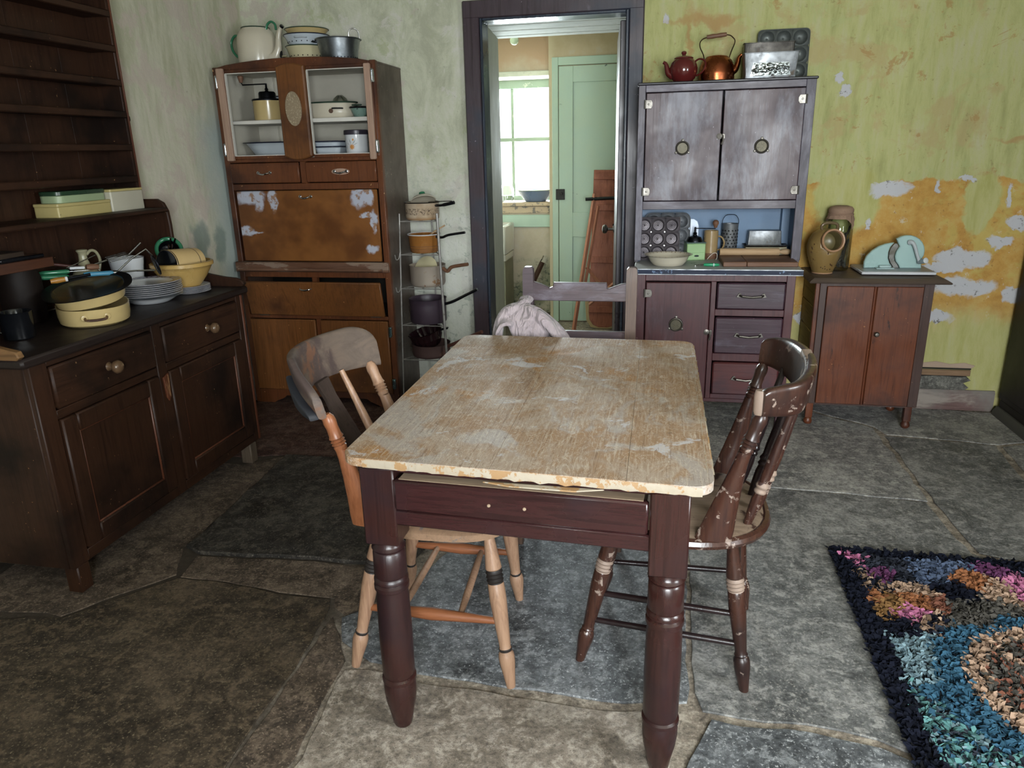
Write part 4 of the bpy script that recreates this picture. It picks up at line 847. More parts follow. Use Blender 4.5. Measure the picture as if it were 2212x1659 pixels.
n0, n1 = lerp(*T['bn'], .57), lerp(*T['fn'], .57); f0, f1 = lerp(*T['bf'], .57), lerp(*T['ff'], .57)
turned_part(t, 'stretcher', n0, n1, STR, M['chlr']); turned_part(t, 'stretcher', f0, f1, STR, M['chlr'])
for q in (.27, .7): turned_part(t, 'cross_stretcher', lerp(n0, n1, q), lerp(f0, f1, q), [(0,.008),(.3,.011),(.7,.011),(1,.008)], M['chl'])
cl = [(-.822,1.598),(-.885,1.655),(-.935,1.73),(-.955,1.83),(-.94,1.935),(-.905,2.02),(-.862,2.09)]
cr = crest_mesh(cl, lambda s: .777+.016*math.sin(PI*s), lambda s: .777+.135*min(1, (.22+s*3.2)**.55)*(1 if s < .8 else math.sqrt(max(0, 1-.62*((s-.8)/.2)**2))), .22, .024)
co = obj('crest', cr, M['crest'], t, world=True)
ce = crest_mesh([(-.832,1.59),(-.87,1.622),(-.905,1.662),(-.935,1.71)], lambda s: .778+.004*s, lambda s: .778+.01+.07*s**.8, .22, .0255)
for i, v in enumerate(ce.v): ce.v[i] = (v[0]-.005, v[1]-.0065, v[2])
obj('charred_end', ce, M['soot'], co, world=True)
post_flared(t, (-.735,1.655,.455), (-.823,1.618,.787), M['chlo'], M['chlo'], 1); post_flared(t, (-.735,2.03,.455), (-.882,2.052,.8), M['chl'], M['chl'], 1)
for y, yb in ((1.945, 1.94), (1.742, 1.75)): turned_part(t, 'spindle', (-.775, yb, .455), (-.925, y, .8), SP, M['chl'])
b = MB(); w = [(0,.03),(.15,.034),(.4,.05),(.6,.042),(.85,.03),(1,.036)]
b.loft([[lerp((-.782+dx, 1.842+sy*ww, .455), (-.94+dx, 1.842+sy*ww, .8), s_) for sy, dx in ((-1,-.005),(1,-.005),(1,.005),(-1,.005))] for s_, ww in w]); obj('splat', b, M['splat'], t, world=True)
# right chair, dark chipped varnish
t = thing('kitchen_chair', 'dark chipped varnish kitchen chair with curved crest at the right of the table', 'chair', (.06, 1.93, 0))
seat = ell(.07, 1.925, .233, .228, 40, p=2.5)
obj('seat', MB().loft([[(.07+(x-.07)*.93, 1.925+(y-1.925)*.93, .428) for x, y in seat], [(x, y, .44) for x, y in seat], [(x*1.0, y, .458) for x, y in seat], [(.07+(x-.07)*.93, 1.925+(y-1.925)*.93, .467) for x, y in seat]]), M['chrs'], t, world=True)
rim = MB().tube([(x, y, .449) for x, y in ell(.07, 1.925, .232, .227, 40, p=2.5)], .0145, 8, closed=True); obj('seat_rim', rim, M['chr'], t, world=True)
T = {'fn': ((-.1,1.79,.436), (-.19,1.775,0)), 'ff': ((-.08,2.06,.436), (-.155,2.11,0)), 'bn': ((.205,1.755,.436), (.262,1.725,0)), 'bf': ((.235,2.075,.436), (.3,2.11,0))}
for k in T: turned_part(t, 'leg', T[k][0], T[k][1], LEG, M['chr'], RINGS[:1], M['chrw'])
ROD = [(0,.008),(.5,.0095),(1,.008)]
for a, b_, q in (('fn','bn',.48),('fn','bn',.68),('ff','bf',.48),('ff','bf',.68),('fn','ff',.38),('bn','bf',.4)): turned_part(t, 'stretcher', lerp(*T[a], q), lerp(*T[b_], q), ROD, M['chrd'])
cl = [(.238,1.692),(.31,1.72),(.342,1.785),(.362,1.88),(.363,1.98),(.35,2.07),(.325,2.125),(.292,2.15)]
cr = crest_mesh(cl, lambda s: .805-.012*math.sin(PI*s), lambda s: .868+.03*math.sin(PI*s)**.6, -.16, .03)
co = obj('crest', cr, M['chr'], t, world=True)
wr = crest_mesh([(.236,1.69),(.3,1.713),(.338,1.778),(.36,1.87),(.363,1.96)], lambda s: .862+.02*s, lambda s: .8705+.029*s**.8, -.16, .026)
for i, v in enumerate(wr.v): wr.v[i] = (v[0]+.012-.0, v[1]-.002, v[2]+.0008)
obj('worn_edge', wr, M['chrw'], co, world=True)
obj('crest_end', MB().lathe([(0,-.03),(.014,-.03),(.017,-.02),(.017,.02),(.014,.03),(0,.03)], 14, None, 1, .7, (.239, 1.6935, .8375)), M['chrw'], co, world=True)
post_flared(t, (.135,1.71,.46), (.25,1.712,.81), M['chr'], M['chr'], -1); post_flared(t, (.2,2.12,.46), (.302,2.14,.81), M['chr'], M['chr'], -1)
for (xb, yb, xt, yt, m) in ((.243,1.8,.355,1.79,'chr'), (.275,1.885,.385,1.875,'chr'), (.272,1.975,.388,1.985,'chrd'), (.25,2.05,.365,2.065,'chrd')):
    turned_part(t, 'spindle', (xb, yb, .46), (xt-.02, yt, .815), SP, M[m], ((.275,.365),), M['chrw'] if m == 'chr' else M['chrd'])
# chair at the far end
t = thing('ladderback_chair', 'purplish bloomed chair with shaped top rail at the far end of the table', 'chair', (-.306, 2.72, 0))
for x, m in ((-.504, 'chb'), (-.109, 'chb')):
    b = MB(); s_ = -1 if x < -.3 else 1
    b.loft([[(x+dx*w+off, y+dy*.016, z) for dx, dy in ((-1,-1),(1,-1),(1,1),(-1,1))] for z, w, off, y in ((0,.018,s_*.0,2.80),(.45,.021,0,2.755),(.79,.02,0,2.765),(.96,.0205,0,2.775),(.978,.019,0,2.776),(.985,.012,0,2.776))]); obj('back_post', b, M['chbb'] if x > -.3 else M['chb'], t, world=True)
rl = [(-.49,.855),(-.125,.855),(-.125,.926),(-.15,.922),(-.19,.906),(-.2,.905),(-.203,.926),(-.405,.926),(-.408,.909),(-.42,.905),(-.455,.92),(-.49,.93)]
obj('top_rail', MB().prism(rl, 'xz', 2.762, 2.784, .003), M['chb'], t, world=True)
obj('back_rail', MB().box(-.49, -.12, 2.757, 2.779, .705, .738, .003), M['chb'], t, world=True)
obj('seat', MB().prism(rrect(-.53, -.085, 2.37, 2.79, .02), 'xy', .43, .458, .004), M['chb'], t, world=True)
for x in (-.49, -.125): obj('front_leg', MB().box(x-.018, x+.018, 2.385, 2.42, 0, .432, .003), M['chbb'], t, world=True)
for x in (-.49, -.125): obj('side_rail', MB().box(x-.01, x+.01, 2.42, 2.765, .18, .205, .003), M['chbb'], t, world=True)
# pale pink cloth heaped over the chair's left post
def cloth_mat():
    t_ = NT('pale_pink_cotton'); n = t_.noise(9, 4, .6); c = t_.ramp(n, [(.3, '#94888c'), (.65, '#a69a9d')]); wv = t_.noise(2.2, 3, .5, 1.2, t_.map((9, 9, 3), rot=(.3, .7, 0))); t_.bump(wv, .06, .7)
    t_.b.inputs['Sheen Weight'].default_value = .3; return t_.out(c, .9, 0, .15)
b = MB()
def fold(pts, rr, fl=.55): b.tube(spl(pts, 6), [x for x in [q[0] for q in spl([(r,) for r in rr], 6)]], 14, flat=fl)
fold([(-.515,2.70,.845),(-.47,2.685,.832),(-.42,2.675,.795),(-.37,2.67,.745),(-.33,2.665,.68),(-.31,2.66,.6)], [.022,.032,.04,.043,.04,.036])
fold([(-.525,2.705,.84),(-.49,2.68,.81),(-.455,2.67,.76),(-.43,2.66,.68)], [.022,.036,.05,.055])
fold([(-.515,2.71,.845),(-.55,2.7,.842),(-.585,2.69,.82),(-.605,2.675,.77),(-.61,2.66,.69),(-.6,2.65,.6)], [.022,.028,.032,.036,.036,.03])
fold([(-.53,2.69,.835),(-.535,2.665,.8),(-.52,2.645,.76),(-.49,2.64,.7),(-.48,2.64,.6)], [.022,.034,.034,.032,.034])
fold([(-.62,2.66,.6),(-.615,2.65,.72),(-.585,2.64,.785),(-.545,2.64,.79)], [.02,.026,.024,.02], .4)
fold([(-.515,2.785,.85),(-.51,2.75,.862),(-.515,2.71,.85)], [.03,.03,.025]); fold([(-.4,2.66,.62),(-.5,2.64,.58),(-.6,2.66,.6)], [.05,.05,.04])
cl_ = obj('cloth', b, cloth_mat()); tag(cl_, 'pale pink cloth heaped over the left post of the far chair', 'cloth')
md = cl_.modifiers.new('remesh', 'REMESH'); md.mode = 'VOXEL'; md.voxel_size = .006; md.use_smooth_shade = True
sm = cl_.modifiers.new('smooth', 'SMOOTH'); sm.factor = .6; sm.iterations = 5

# ------------------------------------------------------------------ rag rug
RG = thing('rag_rug', 'multicoloured shaggy rag rug with navy border at the lower right', 'rug', (1.2, 1.8, 0))
RX0, RX1, RY0, RY1 = .63, 1.8, 1.12, 2.53
obj('backing', MB().prism(rrect(RX0+.01, RX1-.01, RY0+.01, RY1-.01, .03), 'xy', .0035, .012), paint('navy_hessian', '#14161f', '#1c1f2b', .9), RG, world=True)
PAL = dict(pink='#ae6a8a', char='#2a2d36', steel='#4c586e', plum='#5c3454', navy='#10131f', tan2='#6f5a4a', tan='#a08672', rust='#8a5a3c', rust2='#7a4f40', ochre='#80603c', olive='#4d4a45', teal='#6c828a', blue='#35596f', mint='#56807f')
SEED = [(.688,2.439,'pink'),(.749,2.427,'char'),(.836,2.421,'char'),(.91,2.424,'steel'),(.983,2.427,'steel'),(1.043,2.475,'steel'),(1.104,2.485,'plum'),(1.142,2.432,'plum'),(1.203,2.48,'navy'),(.688,2.358,'tan2'),(.714,2.286,'tan2'),(.775,2.358,'plum'),(.828,2.338,'char'),(.902,2.35,'steel'),(.839,2.28,'tan'),(.876,2.265,'tan'),(.938,2.288,'navy'),(.977,2.281,'navy'),(1.026,2.385,'rust'),(1.06,2.362,'rust'),(1.108,2.343,'tan'),(1.11,2.277,'tan'),(1.179,2.368,'pink'),(1.175,2.301,'pink'),(.696,2.209,'rust'),(.746,2.191,'ochre'),(.835,2.219,'rust'),(.902,2.217,'rust2'),(.805,2.139,'pink'),(.698,2.134,'ochre'),(.94,2.211,'olive'),(.996,2.183,'olive'),(1.079,2.197,'olive'),(.956,2.106,'olive'),(.838,2.098,'tan2'),(.864,2.057,'tan2'),(.917,2.066,'olive'),(.7,2.063,'navy'),(.75,2.06,'navy'),(.702,1.975,'teal'),(.748,1.962,'teal'),(.819,1.995,'teal'),(.711,1.875,'teal'),(.767,1.904,'teal'),(.863,1.981,'teal'),(.727,1.83,'teal'),(.823,1.894,'blue'),(.833,1.821,'blue'),(.772,1.775,'blue'),(.731,1.785,'blue'),(.928,1.992,'blue'),(.996,2.046,'blue'),(1.076,2.126,'blue'),(1.2,2.15,'blue'),(.828,1.685,'blue'),(.852,1.613,'blue'),(.824,1.733,'blue'),(.834,1.858,'blue'),(.684,1.742,'mint'),(.709,1.713,'mint'),(.716,1.665,'mint'),(.744,1.624,'mint'),(.782,1.616,'mint'),(.819,1.578,'mint'),(.866,1.573,'mint'),(.713,1.56,'mint'),(.735,1.536,'mint'),(.683,1.777,'mint'),(.95,1.5,'mint'),(1.1,1.45,'mint'),(.8,1.4,'mint'),(1.0,1.35,'blue'),(1.3,2.45,'steel'),(1.4,2.4,'pink'),(1.5,2.45,'char'),(1.6,2.35,'rust'),(1.35,2.25,'tan'),(1.5,2.2,'olive'),(1.65,2.1,'teal'),(1.55,1.9,'blue'),(1.65,1.6,'mint'),(1.5,1.4,'blue'),(1.3,1.3,'plum'),(.8,1.25,'rust'),(1.6,1.25,'pink')]
def rug_col(x, y):
    if x < RX0+.062 or x > RX1-.062 or y > RY1-.05 or y < RY0+.06:
        if .66 < x < .7 and 2.44 < y < 2.5: return 'pink'
        return 'navy'
    dx, dy = x-1.14, y-1.83; r = math.hypot(dx, dy); a = math.atan2(dy, dx)
    if r < .285: return 'tan' if (r > .235 or abs(math.sin(a*2.5+.3))*r < .022) else random.choice(('olive','olive','olive','rust2'))
    if r < .36 and y < 2.1: return 'blue'
    return min(SEED, key=lambda s_: (s_[0]-x)**2 + (s_[1]-y)**2)[2]
vs = []; fs = []; cs = []; random.seed(3); st = .0086; nx = int((RX1-RX0)/st); ny = int((RY1-RY0)/st)
for i in range(nx):
    for j in range(ny):
        x = RX0 + (i+.5+random.uniform(-.45,.45))*st; y = RY0 + (j+.5+random.uniform(-.45,.45))*st
        c = rug_col(x+random.gauss(0,.006), y+random.gauss(0,.006)); k = random.uniform(.75, 1.25)
        if c == 'tan2': c = random.choice(('tan','navy','tan2','char'))
        if c == 'mint': c = random.choice(('mint','mint','teal','blue','char','mint'))
        if c == 'teal': k *= random.choice((.7, 1, 1.25))
        b3 = lin(PAL[c]); col = (b3[0]*k, b3[1]*k, b3[2]*k, 1)
        a = random.uniform(0, 2*PI); w = random.uniform(.0048,.0078); h = random.uniform(.013,.021); ln = random.uniform(.003,.014); b2 = random.uniform(0, 2*PI)
        ux, uy = math.cos(a)*w, math.sin(a)*w; lx, ly = math.cos(b2)*ln, math.sin(b2)*ln; n = len(vs)
        vs += [(x-ux, y-uy, .008), (x+ux, y+uy, .008), (x+ux*1.2+lx*.4, y+uy*1.2+ly*.4, .008+h*.6), (x-ux*1.2+lx*.4, y-uy*1.2+ly*.4, .008+h*.6), (x+ux*.8+lx*1.5, y+uy*.8+ly*1.5, .008+h*.95), (x-ux*.8+lx*1.5, y-uy*.8+ly*1.5, .008+h*.9)]
        fs += [(n, n+1, n+2, n+3), (n+3, n+2, n+4, n+5)]; cs += [col]*6
me = bpy.data.meshes.new('pile'); me.from_pydata([(v[0]-1.2, v[1]-1.8, v[2]) for v in vs], [], fs)
at = me.color_attributes.new('rag', 'FLOAT_COLOR', 'POINT'); at.data.foreach_set('color', [c for q in cs for c in q])
t_ = NT('dyed_rag_pile'); a_ = t_.new('ShaderNodeVertexColor'); a_.layer_name = 'rag'; me.materials.append(t_.out(a_.outputs[0], .9, 0, .15))
po = bpy.data.objects.new('pile', me); C.objects.link(po); po.parent = RG; po['kind'] = 'stuff'
# ------------------------------------------------------------------ small things: materials
def put(name, mb, m, par, **k): return obj(name, mb, m, par, **k)
ECR = paint('cream_enamel', '#bfb7a4', '#cac3b2', .16, '#3a352c', .74, 30, var=.4); ECY = paint('yellow_cream_enamel', '#b19c6c', '#bda97a', .18, '#443c28', .75, 30, var=.4); ECP = paint('pale_yellow_enamel', '#bdb592', '#c8c0a0', .15, '#3a352c', .75, 30)
EWH = paint('white_enamel', '#b3bcc4', '#bfc7cd', .14, '#2b2f35', .76, 30); EBL = paint('black_enamel', '#0d0e11', '#14161a', .14); ENV = paint('navy_enamel_rim', '#151a2c', '#1e2438', .2); EGR = paint('green_enamel', '#2d6a4c', '#377a59', .16); EGD = paint('dark_green_rim', '#2a3b30', '#36493b', .2)
ALU = metal('dull_aluminium', '#8a8f93', '#6f757a', .38, '#4d4a46', .66); ALW = metal('worn_warm_aluminium', '#a59a8c', '#8d857b', .4, '#8d6a48', .6, 9); TIN = metal('old_tinplate', '#84878a', '#676a6c', .45, '#5b4f42', .6, 14, metallic=.6); TIND = metal('dark_tinplate', '#4b4844', '#383634', .35, '#4d3c2e', .6, 14); IRON = metal('dark_iron', '#2a2b30', '#1d1e22', .4); STL = metal('cutlery_steel', '#9a9a98', '#767674', .25)
COP = metal('old_copper', '#a5603c', '#8a4c30', .3, '#5c4232', .6, 9); GLZ = paint('maroon_teapot_glaze', '#4f1a19', '#5c2120', .06, coat=.6); STO = paint('salt_glaze_stoneware', '#80683e', '#725a35', .3, '#5e2e16', .68, 40); STOR = paint('bare_terracotta_rim', '#a07a5c', '#b08c6e', .5)
BEI = paint('beige_stoneware', '#947d58', '#a38b66', .25); WHT = paint('white_china', '#c6c9cc', '#d0d2d4', .12); TRM = paint('blue_brown_plate_rim', '#8d8a94', '#6a6878', .15, '#3c3c50', .5, 60)
GLS = glass('clear_glass', (.93, .95, .92, 1)); PWD = wood('pale_turned_wood', '#a88a68', '#b79a78', 'X', .55, spec=.3); BWD = wood('brown_kitchen_wood', '#5d4030', '#70503c', 'X', .5, spec=.35); GPT = paint('lime_green_tin', '#87a774', '#95b383', .35, '#4c5a3a', .7, 30); GHD = paint('green_painted_handle', '#1f8a5c', '#2a9a6a', .2); MNT = paint('mint_plastic', '#94b0ad', '#9dbab6', .3)
def R_(ax, deg): return Matrix.Rotation(math.radians(deg), 4, ax)
def Tm(x, y, z): return Matrix.Translation((x, y, z))
def open_pot(prof, th=.003):
    """closed double-walled profile from outer (r,z) list, base first"""
    inn = [(max(r-th, 0), z+ (th if i == 0 else 0)) for i, (r, z) in enumerate(prof)][::-1]
    return [(0, prof[0][1])] + prof + inn + [(0, prof[0][1]+th)]
def ringrim(r, z, w=.004, n=32, sy=1.0): return MB().tube([(r*math.cos(2*PI*i/n), r*math.sin(2*PI*i/n)*sy, z) for i in range(n)], w, 8, closed=True)
ZC = 1.862
# --- on top of the orange cabinet
t = thing('teapot', 'huge cream enamel teapot with green handles on top of the orange cabinet', 'teapot', (-2.207, 4.0, ZC))
put('body', MB().lathe(open_pot([(.098,0),(.105,.012),(.107,.06),(.107,.13),(.103,.165),(.09,.192),(.075,.206),(.073,.212)], .003), 36), ECR, t)
put('rim', ringrim(.074, .212, .003), EGD, t)
put('side_handle', MB().tube(spl([(-.1,0,.175),(-.128,0,.18),(-.152,0,.15),(-.15,0,.11),(-.13,0,.08),(-.105,0,.066)], 5), .0085, 10, flat=.75), EGR, t)
put('front_handle', MB().tube(spl([(.073,-.02,.198),(.085,-.02,.225),(.108,-.02,.236),(.128,-.02,.222),(.131,-.02,.195)], 5), .0085, 10, flat=.7), EGR, t)
put('spout', MB().tube(spl([(.08,-.02,.05),(.115,-.025,.062),(.138,-.03,.1),(.145,-.03,.15),(.158,-.033,.19),(.172,-.035,.205)], 6), [.045,.043,.04,.038,.036,.034,.031,.029,.027,.025,.023,.021,.02,.019,.018,.017,.0165,.016,.0155,.015,.0145,.014,.0135,.013,.0125,.012,.011,.011,.011,.011,.0105][:31], 14), ECR, t)
put('enamel_chip', MB().tube([(.17,-.035,.204),(.179,-.036,.212)], [.0115,.0105], 12), EBL, t)
put('enamel_chip', MB().lathe([(0,0),(.009,.001),(.011,.0),(0,-.004)], 10, Tm(.163,-.054,.07) @ R_('X', 70), .8, 1.8), EBL, t)
def holes(par, rz, n, off, r, loc=(0,0,0)):
    m = MB()
    for rr, z in rz:
        for i in range(n):
            a = 2*PI*(i+off)/n; m.lathe([(0,.0016),(r,.0012),(r,-.002),(0,-.002)], 8, Tm(rr*math.cos(a), rr*math.sin(a), z) @ Vector((math.cos(a), math.sin(a), -.5)).to_track_quat('Z', 'Y').to_matrix().to_4x4())
    o = put('drain_hole', m, EBL, par); o['kind'] = 'stuff'; return o
def loop_handle(x, y, z, ang, w, out, r=.0045, dz=0):
    a = math.radians(ang); ux, uy = math.cos(a), math.sin(a); P = []
    for s_, o_ in ((-1,0),(-.95,.6),(-.6,1),(0,1.05),(.6,1),(.95,.6),(1,0)): P.append((x+ux*out*o_ - uy*w*s_, y+uy*out*o_ + ux*w*s_, z+dz*o_))
    return MB().tube(spl(P, 4), r, 8, flat=.7)
t = thing('colander', 'pale yellow enamel colander at the bottom of the bowl stack on the orange cabinet', 'colander', (-1.914, 3.98, ZC))
put('bowl', MB().lathe(open_pot([(.05,0),(.056,.012),(.075,.03),(.09,.06),(.099,.09),(.106,.102)], .002), 36), ECP, t); put('rim', ringrim(.106, .103, .0028), EGD, t); holes(t, ((.088,.055),(.076,.033)), 22, .3, .0028); put('handle', loop_handle(-.098, -.01, .06, 185, .03, .03), ECP, t); put('handle', loop_handle(.098, -.01, .06, -10, .03, .025), ECP, t)
t = thing('colander', 'white enamel colander in the middle of the bowl stack on the orange cabinet', 'colander', (-1.904, 3.98, ZC+.062))
put('bowl', MB().lathe(open_pot([(.05,0),(.06,.01),(.086,.04),(.102,.065),(.112,.085),(.12,.094)], .002), 36), EWH, t); put('rim', ringrim(.12, .095, .0028), ENV, t); holes(t, ((.1,.06),), 22, .1, .0028); put('handle', loop_handle(.02, -.112, .074, -80, .03, .022), EWH, t)
t = thing('mixing_bowl', 'cream enamel bowl with dark rim topmost of the stack on the orange cabinet', 'bowl', (-1.9, 3.98, ZC+.108))
put('bowl', MB().lathe(open_pot([(.05,0),(.06,.008),(.085,.035),(.1,.062),(.114,.078)], .002), 36), ECY, t); put('rim', ringrim(.1145, .0785, .0025), EGD, t)
t = thing('colander', 'dull aluminium colander with upright ring handle on the orange cabinet', 'colander', (-1.7, 3.92, ZC))
put('bowl', MB().lathe(open_pot([(.075,.0),(.088,.008),(.096,.04),(.105,.09),(.112,.118),(.118,.121)], .002), 40), ALU, t); put('rim', ringrim(.118, .121, .003), ALU, t); holes(t, ((.0945,.03),(.091,.018)), 34, .2, .0026)
put('ring_handle', MB().tube(spl([(.085,-.06,.122),(.088,-.06,.15),(.108,-.05,.163),(.126,-.035,.15),(.128,-.028,.118)], 5), .003, 8), STL, t); put('handle', loop_handle(-.112, -.02, .115, 190, .022, .022, .0035), IRON, t)
# --- inside the orange cabinet
t = thing('coffee_grinder', 'cream tin coffee grinder with iron crank on the cabinet shelf', 'coffee grinder', (-2.145, 3.93, 1.6))
put('drum', MB().lathe([(0,0),(.079,0),(.08,.004),(.08,.1),(0,.1)], 32), ECY, t); put('lid', MB().lathe([(0,.1),(.083,.1),(.084,.106),(.078,.11),(.048,.111),(.046,.116),(.045,.14),(.04,.147),(0,.148)], 32), IRON, t)
put('crank', MB().tube([(0,0,.146),(0,0,.155)], [.012,.008], 10).lathe([(.006,.155),(.011,.16),(.006,.166),(.005,.19),(0,.191)], 10).tube([(0,0,.187),(-.06,-.01,.186),(-.128,-.02,.185),(-.134,-.021,.2)], .0035, 8), IRON, t)
put('crank_knob', MB().lathe([(0,0),(.008,0),(.014,.02),(.016,.032),(.012,.036),(0,.03)], 14, Tm(-.134,-.021,.196)), BWD, t)
t = thing('navy_dish', 'navy enamel dish behind the coffee grinder on the cabinet shelf', 'dish', (-2.19, 4.06, 1.6))
put('dish', MB().lathe([(0,0),(.07,0),(.075,.005),(.073,.022),(.04,.025),(.04,.052),(0,.053)], 24), ENV, t)
t = thing('enamel_cup', 'white enamel cups nested behind the coffee grinder on the cabinet shelf', 'cup', (-2.19, 4.06, 1.653))
put('cup', MB().lathe(open_pot([(.024,0),(.03,.004),(.043,.04),(.047,.046)], .002), 24), EWH, t); put('cup', MB().lathe(open_pot([(.034,.03),(.04,.036),(.044,.07),(.047,.078)], .002), 24), EWH, t); put('rim', ringrim(.047,.046,.0025,24), ENV, t); put('rim', ringrim(.047,.078,.0032,24), ENV, t); put('handle', MB().tube(spl([(-.046,-.015,.044),(-.062,-.02,.036),(-.05,-.018,.02),(-.034,-.012,.006)], 5), .003, 8), ENV, t)
t = thing('roasting_pan', 'cream enamel roasting pan with black handle on the cabinet shelf', 'pan', (-1.79, 3.96, 1.6))
put('pan', MB().lathe(open_pot([(.12,0),(.132,.01),(.138,.03),(.138,.07),(.145,.078)], .002), 40, None, 1, .6), ECR, t); put('rim', ringrim(.147,.079,.004,40,.62), EGD, t); put('handle', loop_handle(.07, -.083, .047, -60, .026, .014, .006), EBL, t); put('rust_patch', MB().lathe([(0,.002),(.013,.001),(.012,-.002),(0,-.002)], 12, Tm(.032,-.0815,.035) @ R_('X', 92), 1, .9), paint('rust_brown', '#4d3a2e', '#5c4434', .7), t)
put('pan_spout', MB().prism([(.13,-.03),(.185,-.02),(.13,.0)], 'xy', .06, .068, .002), EGD, t)
t = thing('lemon_squeezer', 'ribbed glass lemon squeezer dome behind the roasting pan rim', 'squeezer', (-1.775, 4.05, 1.6))
put('dome', MB().lathe([(0,0),(.05,0),(.055,.07),(.045,.085),(.035,.105),(.018,.12),(0,.125)], 20), GLS, t)
for i in range(8): put('rib', MB().tube([(.046*math.cos(i*PI/4), .046*math.sin(i*PI/4), .085), (.036*math.cos(i*PI/4), .036*math.sin(i*PI/4), .106), (.01*math.cos(i*PI/4), .01*math.sin(i*PI/4), .125)], .002, 6), GLS, t)
t = thing('small_bowl', 'small grey green bowl with black rim beside the roasting pan', 'bowl', (-1.605, 3.9, 1.6))
put('bowl', MB().lathe(open_pot([(.025,0),(.032,.006),(.043,.03),(.047,.046)], .002), 24), paint('grey_green_enamel', '#6f8a80', '#829a8e', .25, '#3b4a44', .62, 40), t); put('rim', ringrim(.05,.048,.005,28), EBL, t)
t = thing('enamel_dish', 'long white enamel dish with navy rim in the lower left of the cabinet', 'dish', (-2.14, 3.97, 1.412))
put('dish', MB().lathe(open_pot([(.12,0),(.135,.008),(.165,.05),(.185,.07),(.198,.073)], .002), 40, None, 1, .55), EWH, t); put('rim', ringrim(.198,.0735,.0035,40,.55), ENV, t)
for i, (z, lb) in enumerate(((0, 'lower of two oblong white enamel pie dishes in the cabinet'), (.027, 'upper of two oblong white enamel pie dishes in the cabinet'))):
    t = thing('pie_dish', lb, 'dish', (-1.8, 3.95, 1.412+z), math.radians(-6*i), 'enamel pie dishes')
    r0 = rrect(-.075,.075,-.09,.09,.03); rings = []
    for s_, zz in ((.8,0),(.86,.004),(.97,.036),(1.12,.042),(1.11,.044),(.95,.04),(.83,.008)): rings.append([(x*s_, y*s_, zz) for x, y in r0])
    put('dish', MB().loft(rings), EWH, t); put('rim', MB().tube([(x*1.12, y*1.12, .0425) for x, y in r0], .003, 8, closed=True), ENV, t)
t = thing('canister', 'white canister with orange flower print and dark lid in the cabinet', 'canister', (-1.632, 3.89, 1.412))
put('canister', MB().lathe([(0,0),(.056,0),(.058,.003),(.06,.104),(0,.104)], 32), WHT, t); put('lid', MB().lathe([(0,.1),(.064,.1),(.065,.104),(.064,.121),(.06,.124),(0,.124)], 32), paint('purple_black_lid', '#2a2630', '#36303c', .35), t)
fp = MB()
def on_can(a, z, pts, m):
    q = []
    for u, v in pts: b_ = a + u/.0595; q.append((.0603*math.cos(b_), .0603*math.sin(b_), z+v))
    m.add(q + [(x*.97, y*.97, zz) for x, y, zz in q], [tuple(range(len(q)))])
FA = -PI/2 - .05
for i in range(9): a2 = 2*PI*i/9; on_can(FA, .038, [(0,0), (.009*math.cos(a2-.3), .009*math.sin(a2-.3)), (.017*math.cos(a2), .017*math.sin(a2)), (.009*math.cos(a2+.3), .009*math.sin(a2+.3))], fp)
on_can(FA+.12, .074, [(0,-.007), (.005,0), (.001,.008), (-.004,0)], fp)
put('flower_print', fp, paint('orange_print', '#c07a20', '#cf8a2c', .4), t, smooth=False)
fp = MB()
for a0, x1, z1, z0 in ((.1,.02,.075,.05),(-.15,-.012,.082,.05),(-.35,-.026,.062,.045),(.35,.026,.062,.045),(.3,.03,.03,.03),(-.3,-.03,.028,.03),(-.75,-.002,.06,.02),(-.85,-.004,.075,.02),(-.65,.004,.05,.02)):
    on_can(FA+a0*.4 if abs(a0) < .5 else FA+a0, 0, [(0,z0), (x1*.5+.0015,(z0+z1)/2), (x1,z1), (x1*.5-.0015,(z0+z1)/2)], fp)
put('stem_print', fp, paint('grey_green_print', '#4c5a55', '#5c6a64', .4), t, smooth=False)
# --- on top of the maroon cabinet
ZH = 1.713
t = thing('teapot', 'round maroon glazed teapot on top of the maroon cabinet', 'teapot', (.066, 4.0, ZH))
put('body', MB().lathe([(0,0),(.042,0),(.045,.004),(.058,.018),(.068,.045),(.069,.065),(.062,.09),(.048,.106),(.042,.11),(0,.11)], 36), GLZ, t); put('lid', MB().lathe([(0,.108),(.046,.108),(.047,.112),(.04,.118),(.012,.122),(.008,.126),(.013,.133),(.012,.14),(.006,.144),(0,.145)], 28), GLZ, t)
put('spout', MB().tube(spl([(-.05,-.01,.03),(-.072,-.012,.045),(-.08,-.012,.07),(-.086,-.013,.088),(-.098,-.013,.096)], 5), [.018,.0175,.017,.016,.015,.0145,.014,.0135,.013,.0125,.012,.0115,.011,.0105,.01,.0095,.009,.0085,.008,.008,.008][:21], 12), GLZ, t)
put('handle', MB().tube(spl([(.055,0,.095),(.075,0,.105),(.098,0,.098),(.105,0,.075),(.09,0,.045),(.062,0,.028)], 5), .0065, 10, flat=.7), GLZ, t)
t = thing('kettle', 'old copper kettle with tall hoop handle on the maroon cabinet', 'kettle', (.228, 4.06, ZH))
put('body', MB().lathe([(0,0),(.08,0),(.087,.006),(.087,.03),(.088,.034),(.086,.045),(.082,.075),(.07,.1),(.055,.112),(.053,.115),(.05,.118),(.03,.122),(0,.123)], 36), COP, t)
put('spout', MB().tube(spl([(.07,-.005,.045),(.09,-.006,.058),(.1,-.006,.085),(.104,-.006,.108),(.116,-.007,.122)], 5), [.02,.0195,.019,.018,.017,.016,.015,.014,.0135,.013,.0125,.012,.0115,.011,.0105,.01,.0095,.009,.0085,.008,.008], 12), COP, t)
